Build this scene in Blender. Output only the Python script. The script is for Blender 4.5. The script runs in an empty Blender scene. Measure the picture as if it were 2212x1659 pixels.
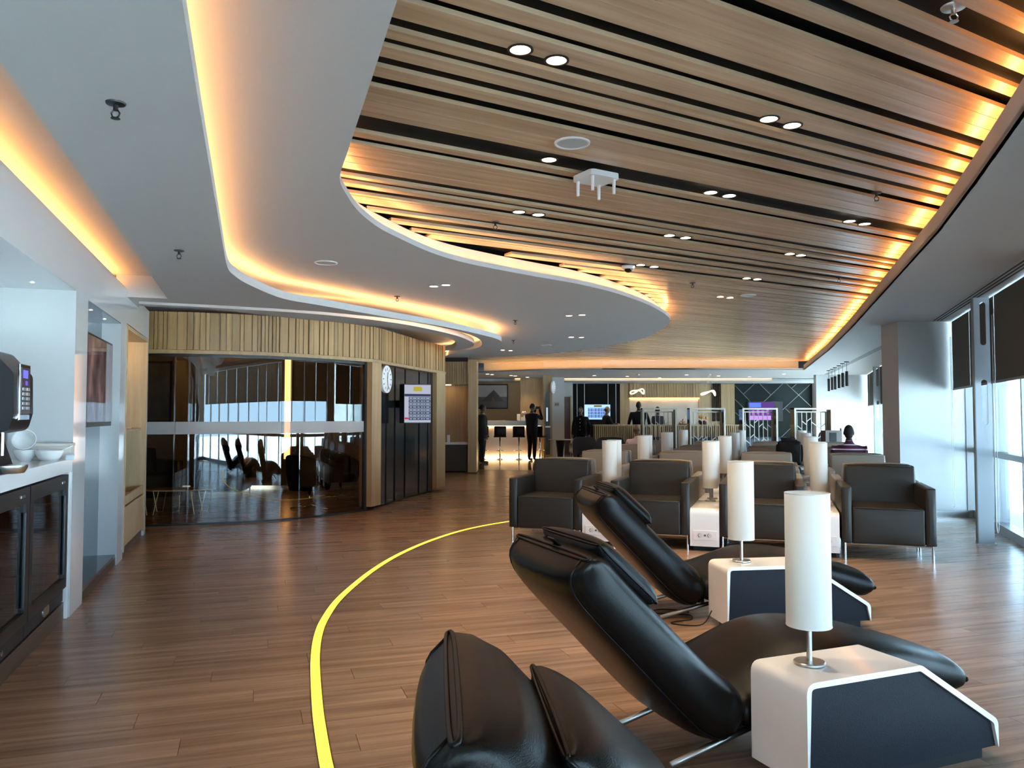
import bpy, bmesh, math, random
from mathutils import Vector, Matrix, Euler
from mathutils.geometry import tessellate_polygon
random.seed(7)
PI = math.pi
SC = bpy.context.scene
COL = SC.collection

# ---------------------------------------------------------------- camera, world, sun, exposure
FPX, CX, CY, HC, PITCH = 1720.0, 1106.0, 829.5, 1.4, math.radians(2.3)
cam = bpy.data.objects.new('camera', bpy.data.cameras.new('camera'))
COL.objects.link(cam)
cam.data.sensor_width = 36.0
cam.data.lens = 36.0 * FPX / 2212.0
cam.data.clip_start = 0.05
cam.data.clip_end = 400
cam.location = (0, 0, HC)
cam.rotation_euler = (PI / 2 + PITCH, 0, 0)
SC.camera = cam

SC.view_settings.view_transform = 'Standard'
SC.view_settings.look = 'None'
SC.view_settings.gamma = 1.0
SC.view_settings.use_curve_mapping = False
SC.view_settings.exposure = 0.45
SC.cycles.max_bounces = 8
SC.cycles.diffuse_bounces = 5
SC.cycles.glossy_bounces = 5
SC.cycles.transparent_max_bounces = 16
SC.cycles.transmission_bounces = 6
SC.cycles.sample_clamp_indirect = 0.0
SC.cycles.use_light_tree = True
SC.cycles.use_adaptive_sampling = False
SC.cycles.caustics_reflective = False
SC.cycles.caustics_refractive = False

SKY = 9.0
w = bpy.data.worlds.new('sky')
SC.world = w
w.use_nodes = True
bg = w.node_tree.nodes['Background']
bg.inputs[0].default_value = (0.51, 0.77, 1.0, 1)
bg.inputs[1].default_value = SKY

sun = bpy.data.objects.new('sun_offscreen', bpy.data.lights.new('sun_offscreen', 'SUN'))
COL.objects.link(sun)
sun.data.energy = 60
sun.data.angle = 0.012
sun.data.color = (0.80, 0.93, 1.0)
sun.rotation_euler = Vector((-0.13, 0.22, -0.96)).to_track_quat('-Z', 'Y').to_euler()
sun.location = (20, -6, 30)

# ---------------------------------------------------------------- helpers
def ray(px, py):
    u, v = (px - CX) / FPX, (CY - py) / FPX
    c, s = math.cos(PITCH), math.sin(PITCH)
    return Vector((u, c - v * s, s + v * c))

def U(px, py, z):                      # a point of the horizontal plane z
    r = ray(px, py)
    k = (z - HC) / r.z
    return Vector((r.x * k, r.y * k, z))

def D(px, py, y):                      # a point of the frontal plane at depth y
    r = ray(px, py)
    k = y / r.y
    return Vector((r.x * k, y, HC + r.z * k))

def V2(p): return Vector((p[0], p[1]))

def link(o, parent=None):
    COL.objects.link(o)
    if parent is not None: o.parent = parent
    return o

def tag(o, label=None, cat=None, group=None, kind=None):
    if label: o['label'] = label
    if cat: o['category'] = cat
    if group: o['group'] = group
    if kind: o['kind'] = kind
    return o

def empty(name, loc=(0, 0, 0), rz=0.0, label=None, cat=None, group=None, kind=None, parent=None):
    o = bpy.data.objects.new(name, None)
    o.empty_display_size = 0.1
    o.location = loc
    o.rotation_euler = (0, 0, rz)
    link(o, parent)
    return tag(o, label, cat, group, kind)

def mesh(name, bm, mat, parent=None, smooth=False, label=None, cat=None, group=None, kind=None, recalc=True):
    if recalc: bmesh.ops.recalc_face_normals(bm, faces=bm.faces[:])
    me = bpy.data.meshes.new(name)
    bm.to_mesh(me); bm.free()
    if smooth is True:
        for p in me.polygons: p.use_smooth = True
    elif smooth:
        me.shade_smooth() if hasattr(me, 'shade_smooth') else None
        if hasattr(me, 'set_sharp_from_angle'): me.set_sharp_from_angle(angle=smooth)
    for m in (mat if isinstance(mat, (list, tuple)) else [mat]): me.materials.append(m)
    o = bpy.data.objects.new(name, me)
    link(o, parent)
    return tag(o, label, cat, group, kind)

def struct(name, bm, mat, parent=None, smooth=False):
    return mesh(name, bm, mat, parent, smooth, kind='structure')

def dup(root, loc=None, rz=None, label=None, group=None):
    c = root.copy(); COL.objects.link(c)
    if loc is not None: c.location = loc
    if rz is not None: c.rotation_euler = (0, 0, rz)
    if label: c['label'] = label
    if group: c['group'] = group
    for ch in list(root.children):
        k = ch.copy(); COL.objects.link(k); k.parent = c
        for g in ch.children:
            q = g.copy(); COL.objects.link(q); q.parent = k
    return c

NB = bmesh.new

def bx(bm, c, s, rz=0.0, bev=0.0, seg=2, mtx=None):
    m = (mtx or Matrix.Identity(4)) @ Matrix.Translation(c) @ Matrix.Rotation(rz, 4, 'Z') @ Matrix.Diagonal((s[0], s[1], s[2], 1))
    r = bmesh.ops.create_cube(bm, size=1.0, matrix=m)
    if bev > 0:
        es = list({e for v in r['verts'] for e in v.link_edges})
        bmesh.ops.bevel(bm, geom=es, offset=bev, segments=seg, affect='EDGES', profile=0.5)
    return bm

def box(c, s, rz=0.0, bev=0.0, seg=2): return bx(NB(), c, s, rz, bev, seg)

def cyl(bm, p0, p1, r0, r1=None, seg=16, caps=True):
    r1 = r0 if r1 is None else r1
    p0, p1 = Vector(p0), Vector(p1)
    d = p1 - p0
    q = d.to_track_quat('Z', 'Y').to_matrix().to_4x4()
    m = Matrix.Translation((p0 + p1) / 2) @ q
    bmesh.ops.create_cone(bm, cap_ends=caps, cap_tris=False, segments=seg, radius1=max(r0, 1e-4), radius2=max(r1, 1e-4), depth=d.length, matrix=m)
    return bm

def tube(bm, pts, r, seg=8, closed=False):
    pts = [Vector(p) for p in pts]
    n = len(pts)
    rings = []
    up = None
    for i, p in enumerate(pts):
        a = pts[(i - 1) % n] if (closed or i > 0) else p
        b = pts[(i + 1) % n] if (closed or i < n - 1) else p
        t = (b - a).normalized()
        if up is None:
            up = Vector((0, 0, 1)) if abs(t.z) < 0.9 else Vector((1, 0, 0))
        x = t.cross(up)
        if x.length < 1e-5: x = t.cross(Vector((0, 1, 0.01)))
        x.normalize()
        y = x.cross(t).normalized()
        up = y
        rr = r[i] if isinstance(r, (list, tuple)) else r
        rings.append([bm.verts.new(p + (x * math.cos(k * 2 * PI / seg) + y * math.sin(k * 2 * PI / seg)) * rr) for k in range(seg)])
    for i in range(n if closed else n - 1):
        A, B = rings[i], rings[(i + 1) % n]
        for k in range(seg):
            bm.faces.new((A[k], A[(k + 1) % seg], B[(k + 1) % seg], B[k]))
    if not closed:
        bm.faces.new(rings[0][::-1]); bm.faces.new(rings[-1])
    return bm

def lathe(bm, prof, seg=24, c=(0, 0, 0)):
    c = Vector(c)
    rings = []
    for r, z in prof:
        if r < 1e-5: rings.append([bm.verts.new(c + Vector((0, 0, z)))])
        else: rings.append([bm.verts.new(c + Vector((r * math.cos(k * 2 * PI / seg), r * math.sin(k * 2 * PI / seg), z))) for k in range(seg)])
    for A, B in zip(rings, rings[1:]):
        for k in range(seg):
            k2 = (k + 1) % seg
            if len(A) == 1 and len(B) == 1: continue
            if len(A) == 1: bm.faces.new((A[0], B[k], B[k2]))
            elif len(B) == 1: bm.faces.new((A[k], A[k2], B[0]))
            else: bm.faces.new((A[k], A[k2], B[k2], B[k]))
    return bm

def prism(bm, poly, z0, z1, mtx=None):
    """poly in xy, extruded in z (optionally through a matrix)"""
    m = mtx or Matrix.Identity(4)
    lo = [bm.verts.new(m @ Vector((p[0], p[1], z0))) for p in poly]
    hi = [bm.verts.new(m @ Vector((p[0], p[1], z1))) for p in poly]
    n = len(poly)
    bm.faces.new(lo[::-1]); bm.faces.new(hi)
    for i in range(n):
        bm.faces.new((lo[i], lo[(i + 1) % n], hi[(i + 1) % n], hi[i]))
    return bm

def tri_prism(bm, poly, z0, z1):       # concave polygons: cap by triangulation
    n = len(poly)
    lo = [bm.verts.new((p[0], p[1], z0)) for p in poly]
    hi = [bm.verts.new((p[0], p[1], z1)) for p in poly]
    for t in tessellate_polygon([[Vector((p[0], p[1], 0)) for p in poly]]):
        if len(set(t)) < 3: continue
        bm.faces.new([lo[i] for i in t]); bm.faces.new([hi[i] for i in t])
    for i in range(n):
        bm.faces.new((lo[i], lo[(i + 1) % n], hi[(i + 1) % n], hi[i]))
    return bm

def strip(bm, pts, z0, z1, th=0.0, side=1):
    """vertical wall along a plan polyline, optional thickness to one side"""
    pts = [V2(p) for p in pts]
    if th == 0:
        lo = [bm.verts.new((p.x, p.y, z0)) for p in pts]; hi = [bm.verts.new((p.x, p.y, z1)) for p in pts]
        for i in range(len(pts) - 1): bm.faces.new((lo[i], lo[i + 1], hi[i + 1], hi[i]))
        return bm
    off = offset(pts, th * side)
    R = []
    for p, q in zip(pts, off):
        R.append([bm.verts.new((p.x, p.y, z0)), bm.verts.new((q.x, q.y, z0)), bm.verts.new((q.x, q.y, z1)), bm.verts.new((p.x, p.y, z1))])
    for A, B in zip(R, R[1:]):
        for k in range(4): bm.faces.new((A[k], A[(k + 1) % 4], B[(k + 1) % 4], B[k]))
    bm.faces.new(R[0]); bm.faces.new(R[-1][::-1])
    return bm

def offset(pts, d):                    # >0: to the left of the walking direction
    out = []
    n = len(pts)
    for i, p in enumerate(pts):
        a = pts[max(i - 1, 0)]; b = pts[min(i + 1, n - 1)]
        t = (V2(b) - V2(a)).normalized()
        out.append(V2(p) + Vector((-t.y, t.x)) * d)
    return out

def smooth_line(pts, n=8):             # Catmull-Rom through plan points
    pts = [V2(p) for p in pts]
    P = [pts[0] * 2 - pts[1]] + pts + [pts[-1] * 2 - pts[-2]]
    out = []
    for i in range(1, len(P) - 2):
        a, b, c, d = P[i - 1], P[i], P[i + 1], P[i + 2]
        for k in range(n):
            t = k / n
            out.append(0.5 * ((2 * b) + (c - a) * t + (2 * a - 5 * b + 4 * c - d) * t * t + (3 * b - a - 3 * c + d) * t ** 3))
    out.append(pts[-1])
    return out

def resample(pts, step):
    pts = [V2(p) for p in pts]
    out = [pts[0]]; acc = 0.0
    for a, b in zip(pts, pts[1:]):
        L = (b - a).length; s = step - acc
        while s <= L:
            out.append(a + (b - a) * (s / L)); s += step
        acc = L - (s - step)
    out.append(pts[-1])
    return out

def path_at(pts, s):
    for a, b in zip(pts, pts[1:]):
        L = (b - a).length
        if s <= L: return a + (b - a) * (s / max(L, 1e-9)), (b - a).normalized()
        s -= L
    return pts[-1], (pts[-1] - pts[-2]).normalized()

def plen(pts): return sum((b - a).length for a, b in zip(pts, pts[1:]))

def filled(name, outer, holes, th, mat, mtx, parent=None):
    """flat plate with holes, from 2D outlines"""
    cu = bpy.data.curves.new(name, 'CURVE'); cu.dimensions = '2D'; cu.fill_mode = 'BOTH'; cu.extrude = th / 2
    for loop in [outer] + holes:
        s = cu.splines.new('POLY'); s.points.add(len(loop) - 1); s.use_cyclic_u = True
        for p, q in zip(s.points, loop): p.co = (q[0], q[1], 0, 1)
    o = bpy.data.objects.new(name, cu); COL.objects.link(o)
    dg = bpy.context.evaluated_depsgraph_get()
    me = bpy.data.meshes.new_from_object(o.evaluated_get(dg))
    bpy.data.objects.remove(o); bpy.data.curves.remove(cu)
    me.transform(mtx); me.materials.clear(); me.materials.append(mat); me.name = name
    r = bpy.data.objects.new(name, me)
    return link(r, parent)

def rounded(poly, rad, n=5):
    out = []; m = len(poly)
    for i in range(m):
        p, a, c = Vector(poly[i]), Vector(poly[i - 1]), Vector(poly[(i + 1) % m])
        rr = rad[i] if isinstance(rad, (list, tuple)) else rad
        if rr <= 0: out.append(p); continue
        u, v = (a - p).normalized(), (c - p).normalized()
        ang = u.angle(v); d = min(rr / math.tan(ang / 2), 0.45 * min((a - p).length, (c - p).length))
        P, Q = p + u * d, p + v * d
        for k in range(n + 1):
            t = k / n; out.append((1 - t) ** 2 * P + 2 * t * (1 - t) * p + t * t * Q)
    return out

def rounded_xy(poly, rad, n=5): return [(p.x, p.y) for p in rounded([Vector(q) for q in poly], rad, n)]

# ---------------------------------------------------------------- materials
MATS = {}
def nodes(name):
    m = bpy.data.materials.new(name); m.use_nodes = True
    nt = m.node_tree
    return m, nt, nt.nodes['Principled BSDF'], nt.nodes['Material Output']

def M(name, col=(0.8, 0.8, 0.8), rough=0.5, metal=0.0, spec=0.5, bump=0.0, bscale=80.0, var=0.0, vscale=3.0, coat=0.0, emit=None, estr=0.0, sheen=0.0):
    if name in MATS: return MATS[name]
    m, nt, b, out = nodes(name)
    b.inputs['Base Color'].default_value = (*col, 1)
    b.inputs['Roughness'].default_value = rough
    b.inputs['Metallic'].default_value = metal
    b.inputs['Specular IOR Level'].default_value = spec
    b.inputs['Coat Weight'].default_value = coat
    if emit:
        b.inputs['Emission Color'].default_value = (*emit, 1); b.inputs['Emission Strength'].default_value = estr
    if bump > 0 or var > 0:
        g = nt.nodes.new('ShaderNodeTexCoord')
        if bump > 0:
            n = nt.nodes.new('ShaderNodeTexNoise'); n.inputs['Scale'].default_value = bscale; n.inputs['Detail'].default_value = 3
            nt.links.new(g.outputs['Object'], n.inputs['Vector'])
            bp = nt.nodes.new('ShaderNodeBump'); bp.inputs['Strength'].default_value = bump; bp.inputs['Distance'].default_value = 0.004
            nt.links.new(n.outputs['Fac'], bp.inputs['Height']); nt.links.new(bp.outputs['Normal'], b.inputs['Normal'])
        if var > 0:
            n = nt.nodes.new('ShaderNodeTexNoise'); n.inputs['Scale'].default_value = vscale; n.inputs['Detail'].default_value = 4
            nt.links.new(g.outputs['Object'], n.inputs['Vector'])
            r = nt.nodes.new('ShaderNodeMapRange'); r.inputs['To Min'].default_value = 1 - var; r.inputs['To Max'].default_value = 1 + var
            nt.links.new(n.outputs['Fac'], r.inputs['Value'])
            mx = nt.nodes.new('ShaderNodeMix'); mx.data_type = 'RGBA'; mx.blend_type = 'MULTIPLY'; mx.inputs['Factor'].default_value = 1
            mx.inputs['A'].default_value = (*col, 1)
            nt.links.new(r.outputs['Result'], mx.inputs['B']); nt.links.new(mx.outputs['Result'], b.inputs['Base Color'])
    MATS[name] = m
    return m

def wood(name, c1, c2, rot=(0, 0, 0), scale=(1.2, 26, 26), rough=0.45, tone=0.12, spec=0.5, bump=0.08, fine=0.5):
    """grain runs along x of the rotated world frame"""
    if name in MATS: return MATS[name]
    m, nt, b, out = nodes(name)
    N, L = nt.nodes.new, nt.links.new
    g = N('ShaderNodeNewGeometry'); oi = N('ShaderNodeObjectInfo')
    at = N('ShaderNodeAttribute'); at.attribute_name = 'tone'
    ad = N('ShaderNodeMath'); ad.operation = 'ADD'; L(oi.outputs['Random'], ad.inputs[0]); L(at.outputs['Fac'], ad.inputs[1])
    fr = N('ShaderNodeMath'); fr.operation = 'FRACT'; L(ad.outputs[0], fr.inputs[0])
    mp = N('ShaderNodeMapping'); mp.vector_type = 'TEXTURE'; mp.inputs['Rotation'].default_value = rot
    L(g.outputs['Position'], mp.inputs['Vector'])
    ms = N('ShaderNodeVectorMath'); ms.operation = 'MULTIPLY'; ms.inputs[1].default_value = scale
    L(mp.outputs['Vector'], ms.inputs[0])
    k = N('ShaderNodeMath'); k.operation = 'MULTIPLY'; k.inputs[1].default_value = 57.0; L(fr.outputs[0], k.inputs[0])
    va = N('ShaderNodeVectorMath'); va.operation = 'ADD'; L(ms.outputs[0], va.inputs[0]); L(k.outputs[0], va.inputs[1])
    n = N('ShaderNodeTexNoise'); n.inputs['Scale'].default_value = 1.0; n.inputs['Detail'].default_value = 6; n.inputs['Roughness'].default_value = fine + 0.1
    L(va.outputs[0], n.inputs['Vector'])
    cr = N('ShaderNodeValToRGB'); cr.color_ramp.elements[0].position = 0.32; cr.color_ramp.elements[1].position = 0.68
    cr.color_ramp.elements[0].color = (*c1, 1); cr.color_ramp.elements[1].color = (*c2, 1)
    L(n.outputs['Fac'], cr.inputs['Fac'])
    mr = N('ShaderNodeMapRange'); mr.inputs['To Min'].default_value = 1 - tone; mr.inputs['To Max'].default_value = 1 + tone; L(fr.outputs[0], mr.inputs['Value'])
    mx = N('ShaderNodeMix'); mx.data_type = 'RGBA'; mx.blend_type = 'MULTIPLY'; mx.inputs['Factor'].default_value = 1
    L(cr.outputs['Color'], mx.inputs['A']); L(mr.outputs['Result'], mx.inputs['B']); L(mx.outputs['Result'], b.inputs['Base Color'])
    b.inputs['Roughness'].default_value = rough; b.inputs['Specular IOR Level'].default_value = spec
    bp = N('ShaderNodeBump'); bp.inputs['Strength'].default_value = bump; bp.inputs['Distance'].default_value = 0.002
    L(n.outputs['Fac'], bp.inputs['Height']); L(bp.outputs['Normal'], b.inputs['Normal'])
    MATS[name] = m
    return m

def emis(name, col, s):
    if name in MATS: return MATS[name]
    m = bpy.data.materials.new(name); m.use_nodes = True
    nt = m.node_tree; nt.nodes.clear()
    e = nt.nodes.new('ShaderNodeEmission'); o = nt.nodes.new('ShaderNodeOutputMaterial')
    e.inputs[0].default_value = (*col, 1); e.inputs[1].default_value = s
    nt.links.new(e.outputs[0], o.inputs[0])
    MATS[name] = m
    return m

def pane(name, tint=(1, 1, 1), refl=0.08, rough=0.0, milky=0.0):
    if name in MATS: return MATS[name]
    m = bpy.data.materials.new(name); m.use_nodes = True
    nt = m.node_tree; nt.nodes.clear(); N, L = nt.nodes.new, nt.links.new
    t = N('ShaderNodeBsdfTransparent'); t.inputs[0].default_value = (*tint, 1)
    g = N('ShaderNodeBsdfGlossy'); g.inputs['Roughness'].default_value = rough
    fr = N('ShaderNodeLayerWeight'); fr.inputs['Blend'].default_value = 0.5
    pw_ = N('ShaderNodeMath'); pw_.operation = 'POWER'; pw_.inputs[1].default_value = 5.0; L(fr.outputs['Facing'], pw_.inputs[0])
    ad = N('ShaderNodeMath'); ad.operation = 'MULTIPLY_ADD'; ad.use_clamp = True; ad.inputs[1].default_value = 0.9; ad.inputs[2].default_value = refl; L(pw_.outputs[0], ad.inputs[0])
    mx = N('ShaderNodeMixShader'); L(ad.outputs[0], mx.inputs[0]); L(t.outputs[0], mx.inputs[1]); L(g.outputs[0], mx.inputs[2])
    o = N('ShaderNodeOutputMaterial')
    if milky > 0:
        d = N('ShaderNodeBsdfDiffuse'); d.inputs[0].default_value = (0.75, 0.74, 0.72, 1)
        m2 = N('ShaderNodeMixShader'); m2.inputs[0].default_value = milky
        L(mx.outputs[0], m2.inputs[1]); L(d.outputs[0], m2.inputs[2]); L(m2.outputs[0], o.inputs[0])
    else: L(mx.outputs[0], o.inputs[0])
    MATS[name] = m
    return m

def cloth_through(name, col, trans):
    if name in MATS: return MATS[name]
    m = bpy.data.materials.new(name); m.use_nodes = True
    nt = m.node_tree; nt.nodes.clear(); N, L = nt.nodes.new, nt.links.new
    d = N('ShaderNodeBsdfDiffuse'); d.inputs[0].default_value = (*col, 1)
    t = N('ShaderNodeBsdfTranslucent'); t.inputs[0].default_value = (*col, 1)
    mx = N('ShaderNodeMixShader'); mx.inputs[0].default_value = trans
    o = N('ShaderNodeOutputMaterial')
    L(d.outputs[0], mx.inputs[1]); L(t.outputs[0], mx.inputs[2]); L(mx.outputs[0], o.inputs[0])
    MATS[name] = m
    return m

LEDC = (1.0, 0.43, 0.13)
white = M('white_paint', (0.50, 0.51, 0.51), 0.55, spec=0.3)
ceilw = M('ceiling_paint', (0.50, 0.51, 0.51), 0.6, spec=0.25)
gloss = M('white_lacquer', (0.60, 0.61, 0.61), 0.07, spec=0.5)
solid = M('white_solid_surface', (0.90, 0.89, 0.88), 0.12, spec=0.5)
navy = M('navy_vinyl', (0.006, 0.0075, 0.0135), 0.55, spec=0.2, bump=0.25, bscale=260)
black = M('black_paint', (0.008, 0.008, 0.009), 0.6, spec=0.3)
blackm = M('black_metal', (0.012, 0.012, 0.013), 0.4, spec=0.5)
chrome = M('chrome', (0.72, 0.72, 0.73), 0.12, 1.0)
steel = M('brushed_steel', (0.50, 0.49, 0.47), 0.3, 1.0, bump=0.05, bscale=200)
leather = M('black_leather', (0.0048, 0.0044, 0.004), 0.27, spec=0.15, bump=0.14, bscale=420)
greyl = M('grey_leather', (0.026, 0.0225, 0.018), 0.40, spec=0.35, bump=0.18, bscale=300)
taupe = M('taupe_leather', (0.25, 0.215, 0.18), 0.42, spec=0.5, bump=0.18, bscale=300)
shade_m = cloth_through('lamp_fabric', (0.86, 0.85, 0.81), 0.45)
led_a = emis('led_strip', LEDC, 30.0)
led_warm = emis('warm_led', (1.0, 0.62, 0.28), 22.0)
spotm = emis('downlight_glow', (1.0, 0.86, 0.62), 14.0)
# ================================================================ THE SETTING
ZA, ZB, ZD, ZS = 2.58, 2.80, 2.72, 2.98      # undersides: left disc, white field, window soffit, slats
wfloor = wood('floor_vinyl', (0.205, 0.122, 0.076), (0.40, 0.258, 0.168), rot=(0, 0, math.radians(18)), scale=(0.9, 17, 8), rough=0.25, tone=0.10, bump=0.015)
subfl = M('subfloor', (0.03, 0.02, 0.015), 0.8)
fl = struct('floor', tri_prism(NB(), [(-13.2, -5.4), (0.4, -5.4), (6.45 + 0.342 / 0.94 * 22.2 + 0.2, 33.3), (-13.2, 33.3)], -0.11, -0.012), subfl)
# planks, laid square to the left wall
pe = Vector((math.cos(math.radians(18)), math.sin(math.radians(18)))); pf = Vector((-pe.y, pe.x))
PL, PW, PT = 1.24, 0.185, 0.012
cands = []
for i in range(-40, 175):
    offs = (i * 0.4137) % 1.0 * PL
    for j in range(-14, 16):
        c = pf * (i * PW) + pe * (j * PL + offs)
        if c.y < -4.5 or c.y > 32 or c.x < -11 or (c - Vector((6.45, 11.1))).dot(Vector((-0.94, 0.342))) < -0.6: continue
        dw = (c - Vector((6.45, 11.1))).dot(Vector((-0.94, 0.342)))
        seen = dw > 0.72 and c.y > 2.2 and abs(c.x) < 0.68 * c.y + 0.9 and not (c.x < -3.03 - 0.326 * (c.y - 5.44) - 0.3)
        cands.append((c.y if seen else 1e3 + abs(c.y), c))
cands.sort(key=lambda q: q[0])
pm = bpy.data.meshes.new('plank')
b_ = NB(); bx(b_, (0, 0, -PT / 2), (PL - 0.0022, PW - 0.0022, PT)); b_.to_mesh(pm); b_.free(); pm.materials.append(wfloor)
for k, (q, c) in enumerate(cands[:300]):
    o = bpy.data.objects.new('plank', pm); o.location = (c.x, c.y, 0); o.rotation_euler = (0, 0, math.radians(18)); link(o, fl)
b_ = NB(); tl = b_.faces.layers.float.new('tone')
for q, c in cands[300:]:
    vs = [b_.verts.new((*(c + pe * (sx * (PL / 2 - 0.0011)) + pf * (sy * (PW / 2 - 0.0011))), 0.0)) for sx, sy in ((-1, -1), (1, -1), (1, 1), (-1, 1))]
    f = b_.faces.new(vs); f[tl] = random.random()
bmesh.ops.bisect_plane(b_, geom=b_.verts[:] + b_.edges[:] + b_.faces[:], plane_co=(6.45, 11.1, 0), plane_no=(0.94, -0.342, 0), clear_outer=True)
mesh('planks_beyond', b_, wfloor, fl, kind='stuff')
tiles = M('polished_tile', (0.42, 0.30, 0.19), 0.08, var=0.1, vscale=0.8)
q = [U(1031, 1006, 0), U(1140, 1019, 0), U(1240, 1010, 0), (16, 21.5), (16, 33), (-4, 33), (-4, 21.5)]
mesh('tile_field', prism(NB(), [(-2.2, 20.9), (0.55, 20.6), (10.0, 21.5), (14.0, 33), (-4, 33), (-4, 21.2)], 0.001, 0.004), tiles, fl)

# ---------------------------------------------------------------- ceilings
struct('ceiling', tri_prism(NB(), [(-13.2, -5.4), (0.4, -5.4), (6.45 + 0.342 / 0.94 * 22.2 + 0.2, 33.3), (-13.2, 33.3)], 3.11, 3.2), black)
ceil = bpy.data.objects['ceiling']

def ext(pts, back):                   # run the first segment on backwards
    a, b = V2(pts[0]), V2(pts[1])
    return [a - (b - a).normalized() * back] + [V2(p) for p in pts]

# white field B: edge towards the slats
bpx = [(858, 0), (800, 180), (752, 325), (734, 385), (749, 421), (776, 458), (817, 491), (863, 515), (930, 545), (998, 566), (1080, 583), (1161, 598), (1242, 612), (1300, 625), (1336, 635), (1390, 654), (1425, 671), (1444, 685), (1447, 693), (1439, 704), (1417, 719), (1390, 731), (1336, 743), (1281, 753), (1200, 763), (1100, 769), (1031, 772)]
bedge = [V2(U(x, y, ZB)) for x, y in bpx]
bedge = ext([bedge[0]] + smooth_line(bedge[1:], 5), 6.5)
bl = bedge[-1]
polyB = list(bedge) + [Vector((-13, bl.y + 1)), Vector((-13, -6)), ]
struct('ceiling', tri_prism(NB(), polyB, ZB, ZB + 0.045), ceilw)
cut = [p for p in bedge if p.y > 4.5]
i0 = len(bedge) - len(cut)
ris = offset(cut, 0.14)
struct('trim_1', strip(NB(), ris, ZB + 0.045, ZS - 0.002, 0.012), white)
b_ = NB(); i1 = [offset(cut, 0.03), offset(cut, 0.075)]
for k in range(len(cut) - 1):
    b_.faces.new([b_.verts.new((*p, ZB + 0.050)) for p in (i1[0][k], i1[0][k + 1], i1[1][k + 1], i1[1][k])])
mesh('led_strip', b_, emis('led_field', LEDC, 18.0), bpy.data.objects['trim_1'])

# dropped disc A, with the lit groove
apx = [(393, 0), (432, 240), (462, 415), (480, 520), (491, 576), (506, 595), (540, 616), (612, 645), (700, 661), (836, 685), (971, 708), (1039, 723), (1070, 731), (1083, 738), (1079, 745), (1066, 751), (1039, 760), (998, 766), (962, 769)]
aedge = [V2(U(x, y, ZA)) for x, y in apx]
aedge = ext([aedge[0], aedge[1], aedge[2]] + smooth_line(aedge[3:], 5), 5.5)
g1 = smooth_line([V2(U(x, y, ZA)) for x, y in [(300, 651), (500, 661), (700, 674), (863, 691), (971, 711), (1025, 727), (1041, 740), (1032, 751), (988, 760)]], 4)
g2 = smooth_line([V2(U(x, y, ZA)) for x, y in [(300, 656), (500, 667), (700, 680), (863, 699), (971, 721), (1012, 735), (1024, 743), (1018, 750), (985, 757)]], 4)
inner = smooth_line([V2(U(x, y, ZA)) for x, y in [(300, 661), (450, 668), (640, 688), (800, 703), (900, 715), (960, 728), (978, 734), (986, 743), (978, 752), (962, 757)]], 4)
sl_end, sl_0 = V2(U(362, 645, ZA)), V2(U(0, 135, ZA))
wd, wn, P0 = Vector((-0.310, 0.951)).normalized(), None, Vector((-3.03, 5.44))
wn = Vector((wd.y, -wd.x))
tw = (sl_end - P0).dot(wd)
sl_w = P0 + wd * tw
back_pt = sl_0 - wd * 6
polyA = list(aedge) + list(reversed(g1)) + [sl_w + wd * 0.9, sl_w, sl_end, sl_0, back_pt]
struct('ceiling', tri_prism(NB(), polyA, ZA, ZA + 0.075), ceilw)
polyA2 = list(g2) + list(reversed(inner))
struct('ceiling', tri_prism(NB(), polyA2, ZA, ZA + 0.075), ceilw)
b_ = NB(); i1 = [offset(aedge, 0.10), offset(aedge, 0.15)]
for k in range(len(aedge) - 1):
    b_.faces.new([b_.verts.new((*p, ZA + 0.079)) for p in (i1[0][k], i1[0][k + 1], i1[1][k + 1], i1[1][k])])
mesh('led_strip', b_, emis('led_disc', LEDC, 26.0), bpy.data.objects['ceiling.002'])
b_ = NB(); i1 = [offset(g2, -0.03), offset(g2, -0.06)]; i1 = [offset(g2, 0.03), offset(g2, 0.06)]
for k in range(len(g2) - 1):
    b_.faces.new([b_.verts.new((*p, ZA + 0.079)) for p in (i1[0][k], i1[0][k + 1], i1[1][k + 1], i1[1][k])])
mesh('led_strip', b_, emis('led_groove', LEDC, 24.0), bpy.data.objects['ceiling.003'])
# cove slot along the left wall
b_ = NB(); strip(b_, [sl_end + (sl_end - sl_w).normalized() * 0, sl_0, back_pt], ZA + 0.075, 2.97, 0.02, 1); struct('trim_2', b_, white)
b_ = NB(); strip(b_, [sl_w - wn * 0.1, sl_end], ZA + 0.075, 2.97, 0.02, 1); struct('trim_3', b_, white)
pa, pb = sl_end, back_pt
b_ = NB()
tri_prism(b_, [sl_end + wn * 0.05 + wd * 0.05, back_pt + wn * 0.05, back_pt - wn * 1.2, sl_w - wn * 0.8 + wd * 0.05], 2.97, 2.99); struct('ceiling', b_, white)
b_ = NB()
A_, B_ = P0 + wd * (tw - 0.02), P0 - wd * 6
b_.faces.new([b_.verts.new((*p, 2.672)) for p in (A_ - wn * 0.10, A_ - wn * 0.15, B_ - wn * 0.15, B_ - wn * 0.10)])
mesh('led_strip', b_, emis('led_slot', LEDC, 20.0), bpy.data.objects['trim_2'])

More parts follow.
